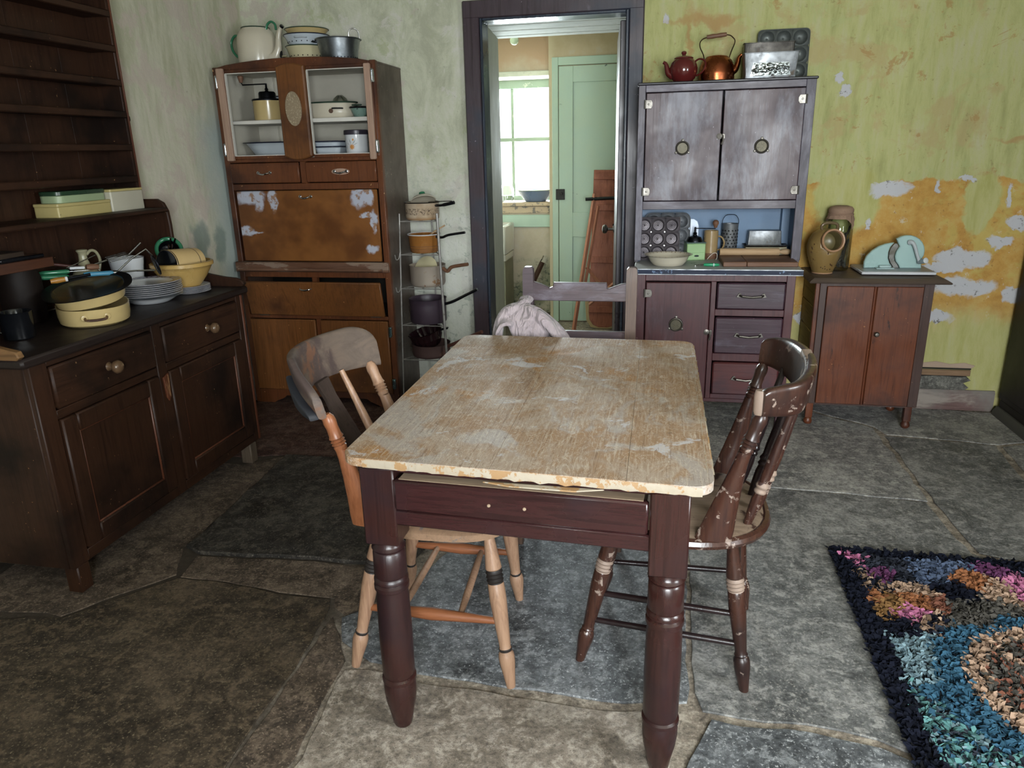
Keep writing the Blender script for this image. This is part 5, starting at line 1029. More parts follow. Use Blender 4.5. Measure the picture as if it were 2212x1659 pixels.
put('hoop_handle', MB().tube(spl([(-.06,0,.1),(-.068,0,.13),(-.085,0,.165),(-.083,0,.19),(-.055,0,.206),(.04,0,.214),(.07,0,.2),(.08,0,.18),(.066,0,.14),(.054,0,.1)], 5), .0045, 8, flat=.6), metal('dark_copper', '#6f5a4a', '#5c4a3e', .35), t)
put('grip', MB().lathe([(0,-.048),(.009,-.047),(.011,-.02),(.009,0),(.011,.02),(.009,.047),(0,.048)], 14, Tm(-.008, 0, .212) @ R_('Y', 90) @ R_('X', 0) @ R_('Y', -5)), BWD, t)
def loaf_tin(t, w, d, h, m, emb=False, th=.0015, tap=.1):
    r = rrect(-w/2, w/2, -d/2, d/2, .006, 2); rings = [[(x*(1-tap), y*(1-tap), z0) for x, y in r] for z0 in (0,)] + [[(x, y, h) for x, y in r], [(x*1.03, y*1.06, h+.001) for x, y in r], [(x*1.03, y*1.06, h+.003) for x, y in r], [(x*.98, y*.97, h) for x, y in r], [(x*(1-tap)*.98, y*(1-tap)*.97, th) for x, y in r]]
    put('tin', MB().loft(rings), m, t); f = MB()
    for s_ in (-1, 1): f.tube([(s_*w*.5*(1-tap), -d*.5*(1-tap)-.0005, .003), (s_*w*.42, -d*.5-.0005, h-.003)], .0012, 5)
    put('folded_seam', f, m, t)
    if emb:
        e = MB(); a = math.atan2(d*.5*tap, h); nx_, nz_ = 64, 22; vs = []
        for j in range(nz_+1):
            for i in range(nx_+1):
                u = -1 + 2*i/nx_; v = j/nz_; x = u*w*.37*(1-.12*v); z = h*(.1+.52*v); ed = min(1, (1-abs(u))*6)*min(1, v*5)*min(1, (1-v)*5)
                q = .0011 + .0045*(mnoise.noise(Vector((x*70, 3, z*110))) + .6*mnoise.noise(Vector((x*160, 9, z*200)))); q += .004*max(0, 1-abs(v-.5-.08*u)*9)
                vs.append((x, -max(q, .0006)*ed, z))
        e.add(vs, [(j*(nx_+1)+i, j*(nx_+1)+i+1, (j+1)*(nx_+1)+i+1, (j+1)*(nx_+1)+i) for j in range(nz_) for i in range(nx_)])
        e.xf(Tm(0, -d*.5*(1-tap)-.0004, 0) @ R_('X', math.degrees(a))); put('embossing', e, metal('embossed_tinplate', '#8f9492', '#6d7271', .3, '#33312d', .56, 60), t)
t = thing('loaf_tin', 'bright embossed loaf tin in front on the maroon cabinet top', 'tin', (.47, 3.99, ZH), math.radians(1.5)); loaf_tin(t, .25, .1, .112, TIN, True)
t = thing('loaf_tin', 'dark loaf tin standing behind the bright tin on the maroon cabinet', 'tin', (.47, 4.075, ZH), math.radians(1.0)); loaf_tin(t, .235, .06, .168, TIND, False, tap=.04)
def bun_sheet(t, nx, nz, pitch, mx, mz, cup, m, deep=False, rc=.02, seam=False):
    """sheet in local x/z plane facing -y, cups pressed backwards, built as rings round every cup plus filled cells"""
    W_ = (nx-1)*pitch/2 + mx; H = (nz-1)*pitch + 2*mz; b = MB(); n = 24
    for i in range(nx):
        for j in range(nz):
            cx = -(nx-1)*pitch/2 + i*pitch; cz = mz + j*pitch
            xa = -W_ if i == 0 else cx-pitch/2; xb = W_ if i == nx-1 else cx+pitch/2; za = 0 if j == 0 else cz-pitch/2; zb = H if j == nz-1 else cz+pitch/2
            outer = []
            for k in range(n):
                a = 2*PI*k/n; c, s_ = math.cos(a), math.sin(a); tt = min((xb-cx)/c if c > 1e-6 else ((xa-cx)/c if c < -1e-6 else 9), (zb-cz)/s_ if s_ > 1e-6 else ((za-cz)/s_ if s_ < -1e-6 else 9)); px, pz = cx+c*tt, cz+s_*tt
                if rc:
                    for sx in (-1, 1):
                        for z0 in (0, H):
                            ccx = sx*(W_-rc); ccz = rc if z0 == 0 else H-rc
                            if (px-ccx)*sx > 0 and ((pz-ccz) < 0 if z0 == 0 else (pz-ccz) > 0):
                                v = Vector((px-ccx, pz-ccz))
                                if v.length > rc: v *= rc/v.length; px, pz = ccx+v.x, ccz+v.y
                outer.append((px, 0, pz))
            prof = ([(1.08,0),(1.04,-.0015),(1,0),(.97,.006),(.86,.022),(.78,.026),(.62,.0255),(.6,.024),(.56,.0255),(.4,.025),(.38,.0235),(.34,.025),(.2,.0245),(.17,.02),(.001,.019)] if deep else [(1.1,0),(1.05,-.0015),(1,0),(.96,.004),(.86,.012),(.7,.019),(.5,.0235),(.25,.026),(.001,.027)])
            rings = [outer] + [[(cx+cup*r*math.cos(2*PI*k/n), y, cz+cup*r*math.sin(2*PI*k/n)) for k in range(n)] for r, y in prof]; b.loft(rings, cap=False)
    o = put('sheet', b, m, t, angle=50); sd = o.modifiers.new('thickness', 'SOLIDIFY'); sd.thickness = .0012; sd.offset = -1
    rimp = [(x, 0, z+H/2) for x, z in rrect(-W_, W_, -H/2, H/2, max(rc, .003), 4)]; put('rolled_edge', MB().tube(rimp, .002, 6, closed=True), m, t)
    if deep:
        for i in range(nx-1):
            for j in range(nz-1): put('rivet', MB().lathe([(0,-.002),(.004,-.001),(.004,.001),(0,.001)], 8, Tm(-(nx-1)*pitch/2+(i+.5)*pitch, 0, mz+(j+.5)*pitch) @ R_('X', 90)), STL, t)
def lean(o, deg): o.rotation_euler.x = math.radians(deg)
BUN = metal('grey_bun_tin', '#666b68', '#545856', .5, '#45423d', .64, metallic=.45)
t = thing('bun_tin', 'grey bun tin with nine round hollows standing upright behind the loaf tins', 'bun tin', (.547, 4.14, ZH+.002), math.radians(1)); bun_sheet(t, 3, 3, .078, .044, .04, .033, BUN); lean(t, -3)
# --- in the blue niche
ZN = .8368
t = thing('muffin_tin', 'dark muffin tin with nine ringed cups leaning in the niche', 'muffin tin', (-.028, 3.985, ZN+.003)); bun_sheet(t, 3, 3, .0705, .042, .04, .032, metal('burnt_muffin_tin', '#6a6468', '#585256', .5, '#4b4038', .62, metallic=.45), True, 0); lean(t, -9)
t = thing('bun_tin', 'grey bun tin with rounded corners leaning behind the muffin tin', 'bun tin', (.02, 4.06, ZN+.002)); bun_sheet(t, 3, 3, .0735, .046, .046, .0315, metal('pale_bun_tin', '#85888c', '#6c6f73', .45, '#4f4a45', .66, metallic=.5), False, .035); lean(t, -9)
t = thing('marble_board', 'white arched board standing at the back of the blue niche', 'board', (.14, 4.125, ZN))
put('board', MB().prism([(-.05,0),(.048,0),(.048,.165),(.04,.19),(.02,.204),(-.02,.204),(-.04,.19),(-.05,.165)], 'xz', 0, .012, .003), paint('bluish_white_board', '#a9bcd6', '#bccbe0', .3, '#8095b5', .66, 30), t); lean(t, -4)
t = thing('coffee_mill', 'lime green tin box coffee mill with iron crank in the niche', 'coffee mill', (.165, 4.035, ZN), math.radians(9))
put('box', MB().box(-.047, .05, -.045, .045, 0, .088, .004), GPT, t); put('drawer', MB().box(-.04, .046, -.0475, -.044, .006, .042, .001), GPT, t); put('drawer_pull', MB().prism(ell(.004,.024,.013,.0045,14), 'xz', -.0485, -.047), IRON, t); put('lid', MB().box(-.05, .053, -.048, .048, .088, .094, .002), paint('grey_green_lid', '#4a5f58', '#566a62', .4), t)
put('hopper', MB().lathe([(0,.094),(.04,.094),(.04,.1),(.03,.118),(.012,.124),(.01,.13),(0,.13)], 24), IRON, t); put('crank', MB().lathe([(.008,.13),(.011,.138),(.006,.142),(.005,.168),(0,.17)], 10).tube([(0,0,.162),(.05,-.01,.162),(.1,-.022,.162),(.1,-.022,.172)], .0025, 8), IRON, t); put('crank_knob', MB().lathe([(0,.0),(.008,.001),(.011,.012),(.0165,.022),(.015,.033),(.008,.04),(0,.041)], 16, Tm(.1,-.022,.165)), BWD, t)
t = thing('jug', 'tall beige stoneware jug with side handle in the niche', 'jug', (.25, 4.07, ZN))
put('body', MB().lathe(open_pot([(.034,0),(.036,.004),(.037,.02),(.036,.04),(.037,.13),(.0365,.148)], .004), 28), BEI, t); put('handle', MB().tube(spl([(.034,0,.118),(.055,-.004,.112),(.068,-.006,.085),(.06,-.005,.055),(.035,0,.045)], 5), .0065, 10, flat=.7), BEI, t); put('foot_band', MB().lathe([(.0372,.002),(.0382,.004),(.038,.03),(.0372,.032)], 28), BWD, t)
t = thing('string_loop', 'white loop of string lying against the beige jug', 'string', (.258, 4.0, ZN)); put('string', MB().tube(spl([(-.022,.02,.004),(-.025,0,.006),(-.012,.004,.022),(.006,.012,.036),(.022,.012,.034),(.024,.005,.014),(.018,0,.003)], 5), .0018, 6), paint('white_string', '#c9c0b4', '#d4ccc2', .9), t)
t = thing('grater', 'cylindrical tin grater with hoop handle standing in the niche', 'grater', (.348, 4.11, ZN))
put('drum', MB().lathe([(.038,0),(.039,.002),(.042,.176),(.043,.18),(.041,.178),(.037,.002)], 32), TIN, t); put('hoop_handle', MB().tube(spl([(-.041,0,.175),(-.04,0,.2),(-.025,0,.222),(0,0,.226),(.025,0,.222),(.04,0,.2),(.041,0,.175)], 5), .0065, 8, flat=.25), TIND, t)
h = MB()
for j in range(9):
    for i in range(14):
        a = 2*PI*(i + (j % 2)*.5)/14; z = .014+j*.0165; r = .039+z*.017
        if -3.3 < a < 7: h.lathe([(0,.001),(.0034,.0008),(.0034,-.001),(0,-.001)], 8, Tm(r*math.cos(a), r*math.sin(a), z) @ Vector((math.cos(a), math.sin(a), 0)).to_track_quat('Z', 'Y').to_matrix().to_4x4())
o = put('grating_hole', h, EBL, t); o['kind'] = 'stuff'
h = MB()
for j in range(9):
    for i in range(14):
        a = 2*PI*(i + (j % 2)*.5)/14; z = .0125+j*.0165-.004; r = .0395+z*.017; h.tube([(r*math.cos(a-.1), r*math.sin(a-.1), z+.004), ((r+.0015)*math.cos(a), (r+.0015)*math.sin(a), z), (r*math.cos(a+.1), r*math.sin(a+.1), z+.004)], .0009, 5)
o = put('grating_tooth', h, STL, t); o['kind'] = 'stuff'
t = thing('wooden_board', 'brown wooden pastry board at the front right of the niche', 'board', (.472, 3.93, ZN), math.radians(1.5))
put('board', MB().box(-.178, -.065, -.15, .12, 0, .024, .003), BWD, t); put('board', MB().box(-.0635, .178, -.15, .12, 0, .0235, .003), BWD, t)
t = thing('rolling_pin', 'pale rolling pin lying on the brown pastry board', 'rolling pin', (.45, 4.02, ZN+.024+.0185), math.radians(1.5))
put('roller', MB().lathe([(0,-.155),(.017,-.155),(.0185,-.153),(.0185,.142),(.017,.144),(0,.144)], 24, R_('Y', 90)), PWD, t); put('handle', MB().lathe([(0,.142),(.009,.142),(.009,.15),(.0145,.165),(.0155,.185),(.012,.198),(0,.2)], 18, R_('Y', 90)), PWD, t)
t = thing('book', 'cream paper bundle under the black baking tray in the niche', 'paper', (.53, 4.1, ZN)); put('bundle', MB().box(-.1, .108, -.03, .05, 0, .062, .003), paint('aged_cream_paper', '#b5aa8c', '#c2b899', .8), t)
t = thing('baking_tray', 'thin black baking tray under the grey loaf tin in the niche', 'tray', (.53, 4.095, ZN+.0625)); r = rrect(-.108, .108, -.045, .05, .012, 3); put('tray', MB().loft([[(x*.94, y*.94, 0) for x, y in r], [(x, y, .006) for x, y in r], [(x*1.04, y*1.05, .007) for x, y in r], [(x*1.03, y*1.04, .009) for x, y in r], [(x*.93, y*.93, .003) for x, y in r]]), TIND, t)
t = thing('loaf_tin', 'grey loaf tin on the black baking tray in the niche', 'tin', (.522, 4.095, ZN+.0625+.0105)); put('tin', MB().loft([[(x*1.02, y*1.03, z) for x, y in rrect(-.083, .083, -.038, .038, .006, 2)] if i else [(x*1.06, y*1.1, z) for x, y in rrect(-.083, .083, -.038, .038, .006, 2)] for i, z in enumerate((0, .004))] + [[(x*.97, y*.9, .072) for x, y in rrect(-.083, .083, -.038, .038, .006, 2)]]), TIN, t); f = MB(); f.tube([(.06, -.0405, .004), (.072, -.036, .072)], .001, 5); f.tube([(-.08, -.0405, .004), (-.078, -.036, .072)], .001, 5); put('folded_seam', f, TIN, t)
t = thing('pie_dish', 'wide cream dish with brown striped inside at the left of the worktop', 'dish', (.03, 3.83, ZN))
put('dish', MB().lathe(open_pot([(.07,0),(.078,.004),(.092,.022),(.103,.045),(.108,.05),(.122,.054)], .003), 40), ECR, t); h = MB()
for i in range(26):
    a = 2*PI*i/26+random.uniform(-.05,.05); h.add([(r*math.cos(a+d), r*math.sin(a+d), z+.0006) for r, z, d in ((.106,.053,-.012),(.12,.0545,-.01),(.12,.0545,.01),(.106,.053,.012),(.092,.027,.012),(.092,.027,-.012))], [(0,1,2,3), (0,3,4,5)])
o = put('brown_stripe', h, paint('brown_glaze_stripe', '#6a4638', '#7d5644', .2), t, smooth=False)
t = thing('peeler', 'small tool with green handle lying on the grey worktop', 'peeler', (.225, 3.79, ZN+.008), math.radians(-2))
put('handle', MB().lathe([(0,-.02),(.006,-.02),(.0075,-.01),(.008,.03),(.007,.05),(.004,.056),(0,.057)], 16, R_('Y', 90)), GHD, t); put('collar', MB().lathe([(.0082,.026),(.0085,.027),(.0085,.03),(.0082,.031)], 16, R_('Y', 90)), WHT, t); put('blade', MB().tube([(-.02,0,0),(-.06,.004,-.004)], [.0035,.003], 8).tube([(-.06,-.012,-.005),(-.062,.018,-.005)], .003, 6), STL, t)
# --- on the small oak cupboard
ZO = .777
t = thing('salt_pig', 'brown stoneware salt pot with round open mouth on the oak cupboard', 'salt pot', (.808, 4.0, ZO))
SPB = put('body', MB().lathe([(0,.0),(.047,.0),(.05,.006),(.066,.05),(.08,.095),(.085,.13),(.08,.165),(.064,.198),(.04,.216),(.015,.222),(0,.222)], 48), STO, t)
mm = Tm(.016, -.066, .168) @ R_('Z', 12) @ R_('X', 78)
cut = obj('cutter', MB().lathe([(0,-.079),(.0478,-.079),(.0478,.06),(0,.06)], 32, mm), STO, t); bo = SPB.modifiers.new('mouth', 'BOOLEAN'); bo.operation = 'DIFFERENCE'; bo.object = cut; bo.solver = 'EXACT'
bpy.context.view_layer.update(); ev = bpy.data.meshes.new_from_object(SPB.evaluated_get(bpy.context.evaluated_depsgraph_get())); SPB.modifiers.clear(); SPB.data = ev; bpy.data.objects.remove(cut)
put('mouth', MB().lathe([(.05,-.04),(.053,0),(.055,.02),(.058,.026),(.055,.03),(.049,.028),(.046,.015)], 32, mm), STOR, t); put('mouth_inside', MB().lathe([(.0475,.022),(.047,-.0),(.046,-.06),(.03,-.075),(0,-.078)], 28, mm), paint('olive_glaze_inside', '#6a5f3c', '#5a5032', .35), t)
put('loop_handle', MB().tube(spl([(-.018,-.01,.21),(-.026,-.012,.235),(-.01,-.012,.25),(.02,-.012,.252),(.045,-.012,.245),(.05,-.01,.225),(.04,-.005,.205)], 5), .008, 10), paint('silvery_brown_glaze', '#5a4a34', '#7a6a52', .12), t); put('foot_ring', MB().lathe([(0,0),(.05,0),(.051,.003),(.049,.006),(0,.006)], 28), STOR, t)
h = MB()
for (a, z, l_, tl) in ((-1.2,.05,.018,.5),(-1.05,.045,.016,.5),(-1.75,.03,.007,.3),(-1.55,.028,.008,-.3),(-1.35,.022,.007,.2),(-1.1,.025,.009,.4),(-1.9,.035,.009,-.4),(-1.6,.04,.006,.2),(-2.5,.13,.02,.3),(-2.55,.11,.012,.6),(-2.4,.15,.012,.4),(-2.45,.075,.008,.1),(-1.52,.108,.014,0)):
    r = [(.05,0),(.066,.05),(.08,.095),(.085,.13),(.08,.165)]; rr = .085
    for (r0, z0), (r1, z1) in zip([(.05,.006),(.066,.05),(.08,.095),(.085,.13)], [(.066,.05),(.08,.095),(.085,.13),(.08,.165)]):
        if z0 <= z <= z1: rr = r0+(r1-r0)*(z-z0)/(z1-z0)
    h.lathe([(0,.0012),(.0025,.0008),(.003,-.0005),(0,-.001)], 8, Tm(rr*math.cos(a), rr*math.sin(a), z) @ Vector((math.cos(a), math.sin(a), -.2)).to_track_quat('Z', 'Y').to_matrix().to_4x4() @ R_('Z', math.degrees(tl)) @ Matrix.Diagonal((1, l_/.006, 1, 1)))
put('dark_streak', h, paint('dark_brown_streak', '#3a2010', '#2e1a0e', .4), t)
t = thing('jar', 'tall glass jar with brown cloth cover and dark twigs behind the salt pot', 'jar', (.89, 4.1, ZO))
put('vessel', MB().lathe(open_pot([(.058,0),(.064,.008),(.066,.03),(.067,.2),(.064,.235),(.054,.262),(.052,.27),(.054,.295),(.053,.305)], .0022), 32), GLS, t)
CLO = paint('brown_hessian_cover', '#8a6f5c', '#9a7f6a', .9, '#6f5646', .6, 200, bump=.002)
put('cloth_cover', MB().lathe([(0,.328),(.03,.328),(.052,.322),(.061,.31),(.061,.298),(.058,.29)], 32).lathe([(.059,.291),(.0635,.286),(.061,.281)], 32), CLO, t); b = MB()
for k in range(28):
    a0 = 2*PI*k/28; a1 = 2*PI*(k+1)/28; d0 = .02+.035*max(0, math.cos(a0*2+1.2))**2*(1 if k % 5 else 1.6); d1 = .02+.035*max(0, math.cos(a1*2+1.2))**2*(1 if (k+1) % 5 else 1.6)
    b.add([(.06*math.cos(a0), .06*math.sin(a0), .284), (.06*math.cos(a1), .06*math.sin(a1), .284), ((.066+.004*(k % 2))*math.cos(a1), (.066+.004*(k % 2))*math.sin(a1), .284-d1), ((.066+.004*((k+1) % 2))*math.cos(a0), (.066+.004*((k+1) % 2))*math.sin(a0), .284-d0)], [(0,1,2,3)])
put('cloth_skirt', b, CLO, t)
TW = paint('dark_dried_twig', '#2c2622', '#453b33', .8)
for p in ([(-.02,-.01,.02),(.0,-.01,.12),(-.01,.0,.2)], [(.02,-.02,.02),(.01,-.02,.1),(.03,-.02,.17),(.052,-.01,.23)], [(.03,.0,.02),(.04,0,.12),(.035,.01,.19)], [(.045,-.01,.02),(.03,-.01,.08),(.05,-.01,.16)]): put('twig', MB().tube(spl(p, 5), .0055, 8).jitter(.002, 60), TW, t)
b = MB()
for k in range(16): b.lathe([(0,-.012),(.01,-.006),(.012,.004),(.006,.012),(0,.013)], 8, Tm(random.uniform(-.035,.035), random.uniform(-.035,.03), .02+k*.0052) @ R_('X', random.uniform(0,180)))
o = put('dried_leaf_litter', b.jitter(.003, 50), TW, t); o['kind'] = 'stuff'
t = thing('bread_slicer', 'mint green hand cranked bread slicer on white base on the oak cupboard', 'slicer', (1.15, 4.045, ZO))
put('base', MB().box(-.17, .172, -.125, .125, .004, .018, .003), paint('white_plastic_base', '#b9babd', '#c6c7ca', .3), t); put('base_top', MB().box(-.165, .167, -.12, .12, .018, .0195, .001), paint('grey_base_top', '#8d9094', '#9a9da1', .35), t)
lob = [(-.135,.02),(-.137,.05),(-.128,.08),(-.105,.108),(-.075,.13),(-.045,.142),(-.02,.147),(-.006,.148),(-.022,.125),(-.028,.1),(-.026,.07),(-.016,.045),(-.004,.03),(-.002,.02)]
put('left_guard', MB().prism(lob, 'xz', -.012, .012, .004), MNT, t)
rob = [(.035,.02),(.028,.035),(.012,.055),(.006,.08),(.01,.105),(.022,.13),(.012,.146)] + [(.055+.085*math.cos(math.radians(a)), .1+.085*math.sin(math.radians(a))) for a in (128,110,95,80,65,50,35,20,5,-10)] + [(.13,.06),(.135,.02)]
put('right_guard', MB().prism(rob, 'xz', -.014, .014, .004), MNT, t)
put('blade', MB().prism([(.034,.02),(.026,.036),(.01,.056),(.004,.08),(.008,.105),(.019,.128),(.012,.143),(-.002,.145),(-.018,.122),(-.024,.098),(-.022,.07),(-.012,.046),(0,.03),(.004,.02)], 'xz', -.004, .004, .002), STL, t)
put('crank', MB().tube(spl([(.06,-.02,.15),(.07,-.03,.152),(.083,-.034,.135),(.1,-.036,.09),(.115,-.036,.055)], 5), [.013,.013,.0125,.012,.0115,.011,.0105,.01,.0095,.0095,.009,.009,.0085,.0085,.008,.008,.008,.008,.008,.008,.008], 12), paint('pale_cast_metal', '#a3a9ac', '#b0b6b8', .3), t); put('crank_knob', MB().lathe([(0,0),(.01,.002),(.012,.03),(.014,.045),(.012,.05),(0,.05)], 16, Tm(.112,-.03,.053) @ R_('X', 70) @ R_('Y', 25)), paint('grey_knob', '#7d8a90', '#8d999e', .3), t); put('knob_cap', MB().lathe([(0,.051),(.009,.051),(.0145,.049),(.0145,.046)], 16, Tm(.112,-.03,.053) @ R_('X', 70) @ R_('Y', 25)), WHT, t)
put('pusher', MB().box(-.085, .0, -.05, -.014, .0195, .026, .002).box(-.07, -.015, -.045, -.025, .026, .038, .003), paint('pale_grey_pusher', '#9ab0b0', '#a5b8b8', .35), t)
# ------------------------------------------------------------------ things on the dresser
CRB = paint('cream_tin_paint', '#a89a66', '#b5a672', .35, '#6f6240', .7, 20); GRT = paint('dark_green_lid', '#1c3322', '#243d2a', .25); PGT = paint('pale_green_tin', '#8a9a78', '#97a685', .35, '#5c6850', .7); WTN = paint('off_white_tin', '#a9a594', '#b5b1a0', .35, '#77725f', .7)
def tin_box(t, w, d, h, body, lid, lh=.01, bev=.008):
    put('box', MB().prism(rrect(-d/2, d/2, -w/2, w/2, bev, 4), 'xy', 0, h-lh, .002), body, t); put('lid', MB().prism(rrect(-d/2-.0015, d/2+.0015, -w/2-.0015, w/2+.0015, bev, 4), 'xy', h-lh, h, .002), lid, t)
t = thing('biscuit_tin', 'off white square tin with cream lid at the right end of the dresser shelf', 'tin', (-2.31, 2.835, 1.206)); tin_box(t, .2, .12, .09, WTN, CRB)
t = thing('biscuit_tin', 'flat cream yellow tin under the green tin on the dresser shelf', 'tin', (-2.305, 2.587, 1.206)); tin_box(t, .285, .11, .052, CRB, CRB, .012)
t = thing('biscuit_tin', 'flat pale green tin with dark green lid on the cream tin', 'tin', (-2.31, 2.6, 1.258)); tin_box(t, .262, .1, .044, PGT, GRT, .016, .03)
ZD = .845
def oval(a, b_, z, n=40, p=2.4): return [(x, y, z) for x, y in ell(0, 0, a, b_, n, p=p)]
va = math.atan2(.74, -.674)
t = thing('roasting_tin', 'lower cream enamel roasting tin with wire handle at the dresser front', 'tin', (-2.068, 2.318, ZD), va)
put('tin', MB().loft([oval(.15,.105,0), oval(.162,.116,.008), oval(.167,.12,.03), oval(.168,.121,.064), oval(.164,.117,.064), oval(.16,.113,.01)]), ECY, t); put('handle', MB().tube(spl([(-.166,.034,.038),(-.178,.03,.032),(-.182,.0,.03),(-.178,-.03,.032),(-.166,-.034,.038)], 5), .0045, 8), metal('rusty_cream_wire', '#8a7350', '#5c4028', .4, '#3c2418', .5, 40, metallic=.4), t)
for y in (.036, -.036): put('handle_lug', MB().lathe([(0,.003),(.01,.002),(.012,0),(0,-.004)], 12, Tm(-.166, y, .038) @ R_('Y', -90)), ECY, t)
t = thing('roasting_tin', 'upper cream enamel roasting tin with black inside tilted on the lower one', 'tin', (-2.068, 2.318, ZD+.079), va); t.rotation_euler = (math.radians(-7), math.radians(-5), va)
put('tin', MB().loft([oval(.14,.1,-.003), oval(.158,.115,.006), oval(.165,.122,.03), oval(.168,.125,.042)]), ECY, t); put('black_inside', MB().loft([oval(.168,.125,.042), oval(.19,.15,.046), oval(.191,.151,.049), oval(.165,.122,.046), oval(.15,.108,.02)]), paint('black_inside_enamel', '#08080a', '#0c0c0f', .35, spec=.25), t)
pr = ell(-2.085, 2.655, .13, .13, 36)
ORD = ['topmost', 'second', 'third', 'fourth', 'fifth', 'sixth', 'seventh', 'eighth']
t = thing('soup_bowl', 'wide white bowl at the bottom of the tall plate stack on the dresser', 'bowl', (-2.085, 2.655, ZD)); put('bowl', MB().lathe(open_pot([(.07,0),(.078,.003),(.098,.015),(.112,.024),(.128,.029)], .003), 40), WHT, t)
for k in range(7):
    i = 6-k; t = thing('dinner_plate', 'white patterned dinner plate, %s in the tall stack on the dresser' % (ORD[i] if i else 'topmost and hollow'), 'plate', (-2.085+.004*mnoise.noise(Vector((k*1.7,0,0))), 2.655+.006*mnoise.noise(Vector((k*1.7,4,0))), ZD+.027+k*.0078), 0, 'tall stack of dinner plates')
    put('plate', MB().lathe([(0,0),(.075,0),(.08,.002),(.095,.007),(.128,.0115),(.13,.013),(.128,.0145),(.095,.0105),(.08,.0055),(.07,.004),(0,.004)], 40), WHT, t)
    put('rim_band', MB().lathe([(.1285,.0118),(.1302,.013),(.1285,.0143)], 40), paint('dark_plate_edge', '#8d8a90', '#9a979c', .2) if k == 0 else bpy.data.materials['dark_plate_edge'], t)
    if k == 6: put('rim_pattern', MB().lathe([(.098,.0118),(.126,.0149),(.126,.0143),(.098,.0111)], 48), TRM, t)
for k in range(5):
    i = 4-k; t = thing('side_plate', 'small white plate, %s in the low stack under the yellow bowl' % ORD[i], 'plate', (-2.045, 2.87, ZD+k*.0062), 0, 'low stack of side plates')
    put('plate', MB().lathe([(0,0),(.05,0),(.054,.0015),(.083,.008),(.086,.0095),(.084,.0105),(.054,.0045),(0,.003)], 36), WHT, t); put('rim_band', MB().lathe([(.0845,.0082),(.0862,.0095),(.0845,.0108)], 36), bpy.data.materials['dark_plate_edge'], t)
ZB = ZD+4*.0062+.0045
t = thing('mixing_bowl', 'large yellow stoneware mixing bowl on the small plates', 'bowl', (-2.075, 2.88, ZB))
YB = paint('yellow_stoneware', '#a98a50', '#b5975c', .22)
put('bowl', MB().lathe(open_pot([(.066,0),(.072,.006),(.098,.04),(.118,.075),(.126,.088),(.131,.09),(.131,.104),(.126,.107)], .006), 44), YB, t)
t = thing('tin_can', 'cream cylinder with black end lying in the yellow mixing bowl', 'canister', (-2.07, 2.87, ZB+.1), 0); t.rotation_euler = (0, math.radians(4), math.radians(80))
put('can', MB().lathe([(0,.085),(.058,.085),(.062,.083),(.062,-.078),(.061,-.08)], 32, R_('Y', 90)), paint('peach_cream_tin', '#b59a6a', '#c2a878', .4), t); put('black_end', MB().lathe([(0,-.077),(.055,-.077),(.06,-.08),(.062,-.078),(.0625,-.074)], 32, R_('Y', 90)), EBL, t); put('seam', MB().lathe([(.0622,.05),(.0632,.052),(.0622,.054)], 32, R_('Y', 90)), paint('dark_seam', '#4c3e28', '#3c301e', .5), t)
t = thing('enamel_mug', 'dark mug with thick green rim lying behind the cream cylinder', 'mug', (-2.19, 2.965, ZB+.135)); t.rotation_euler = (math.radians(62), 0, math.radians(38))
put('mug', MB().lathe([(0,-.05),(.03,-.05),(.045,-.02),(.05,.03),(.042,.03),(.038,-.01),(0,-.03)], 28), EBL, t); put('rim', MB().tube([(.051*math.cos(2*PI*i/32), .051*math.sin(2*PI*i/32), .032) for i in range(32)], .009, 10, closed=True), EGR, t); st_ = MB(); st_.tube([(.01,.0,-.02),(.03,.02,.1)], .004, 6); put('fork_handle', st_, IRON, t); put('fork_handle', MB().tube([(.0,-.01,-.02),(.012,.03,.09)], .004, 6), STL, t)
t = thing('crock', 'white china bowl behind the steel spatulas on the dresser', 'bowl', (-2.27, 2.78, ZD)); put('bowl', MB().lathe(open_pot([(.04,0),(.045,.01),(.06,.08),(.07,.16),(.072,.165)], .004), 28), WHT, t)
t = thing('jug', 'small cream flagon with thin neck behind the utensils on the dresser', 'jug', (-2.3, 2.575, ZD))
put('body', MB().lathe([(0,0),(.05,0),(.056,.01),(.06,.06),(.058,.1),(.046,.135),(.025,.162),(.0165,.185),(.0155,.205),(.016,.212),(.0215,.22),(.02,.225),(.014,.222),(0,.218)], 28), paint('grey_cream_stoneware', '#8f8b70', '#9b977c', .2), t); put('handle', MB().tube(spl([(.008,.012,.203),(.014,.03,.218),(.02,.052,.21),(.024,.062,.175),(.02,.05,.132)], 5), .006, 10), bpy.data.materials['grey_cream_stoneware'], t)
def util(name, lab, loc, rz, ry, parts, cat='utensil'):
    t = thing(name, lab, cat, loc, 0); t.rotation_euler = (0, math.radians(ry), math.radians(rz))
    for n, b, m in parts: put(n, b, m, t)
    return t
HND = [(0,-.055),(.007,-.054),(.0095,-.04),(.0085,0),(.0095,.04),(.006,.05),(0,.051)]
ZU = .992
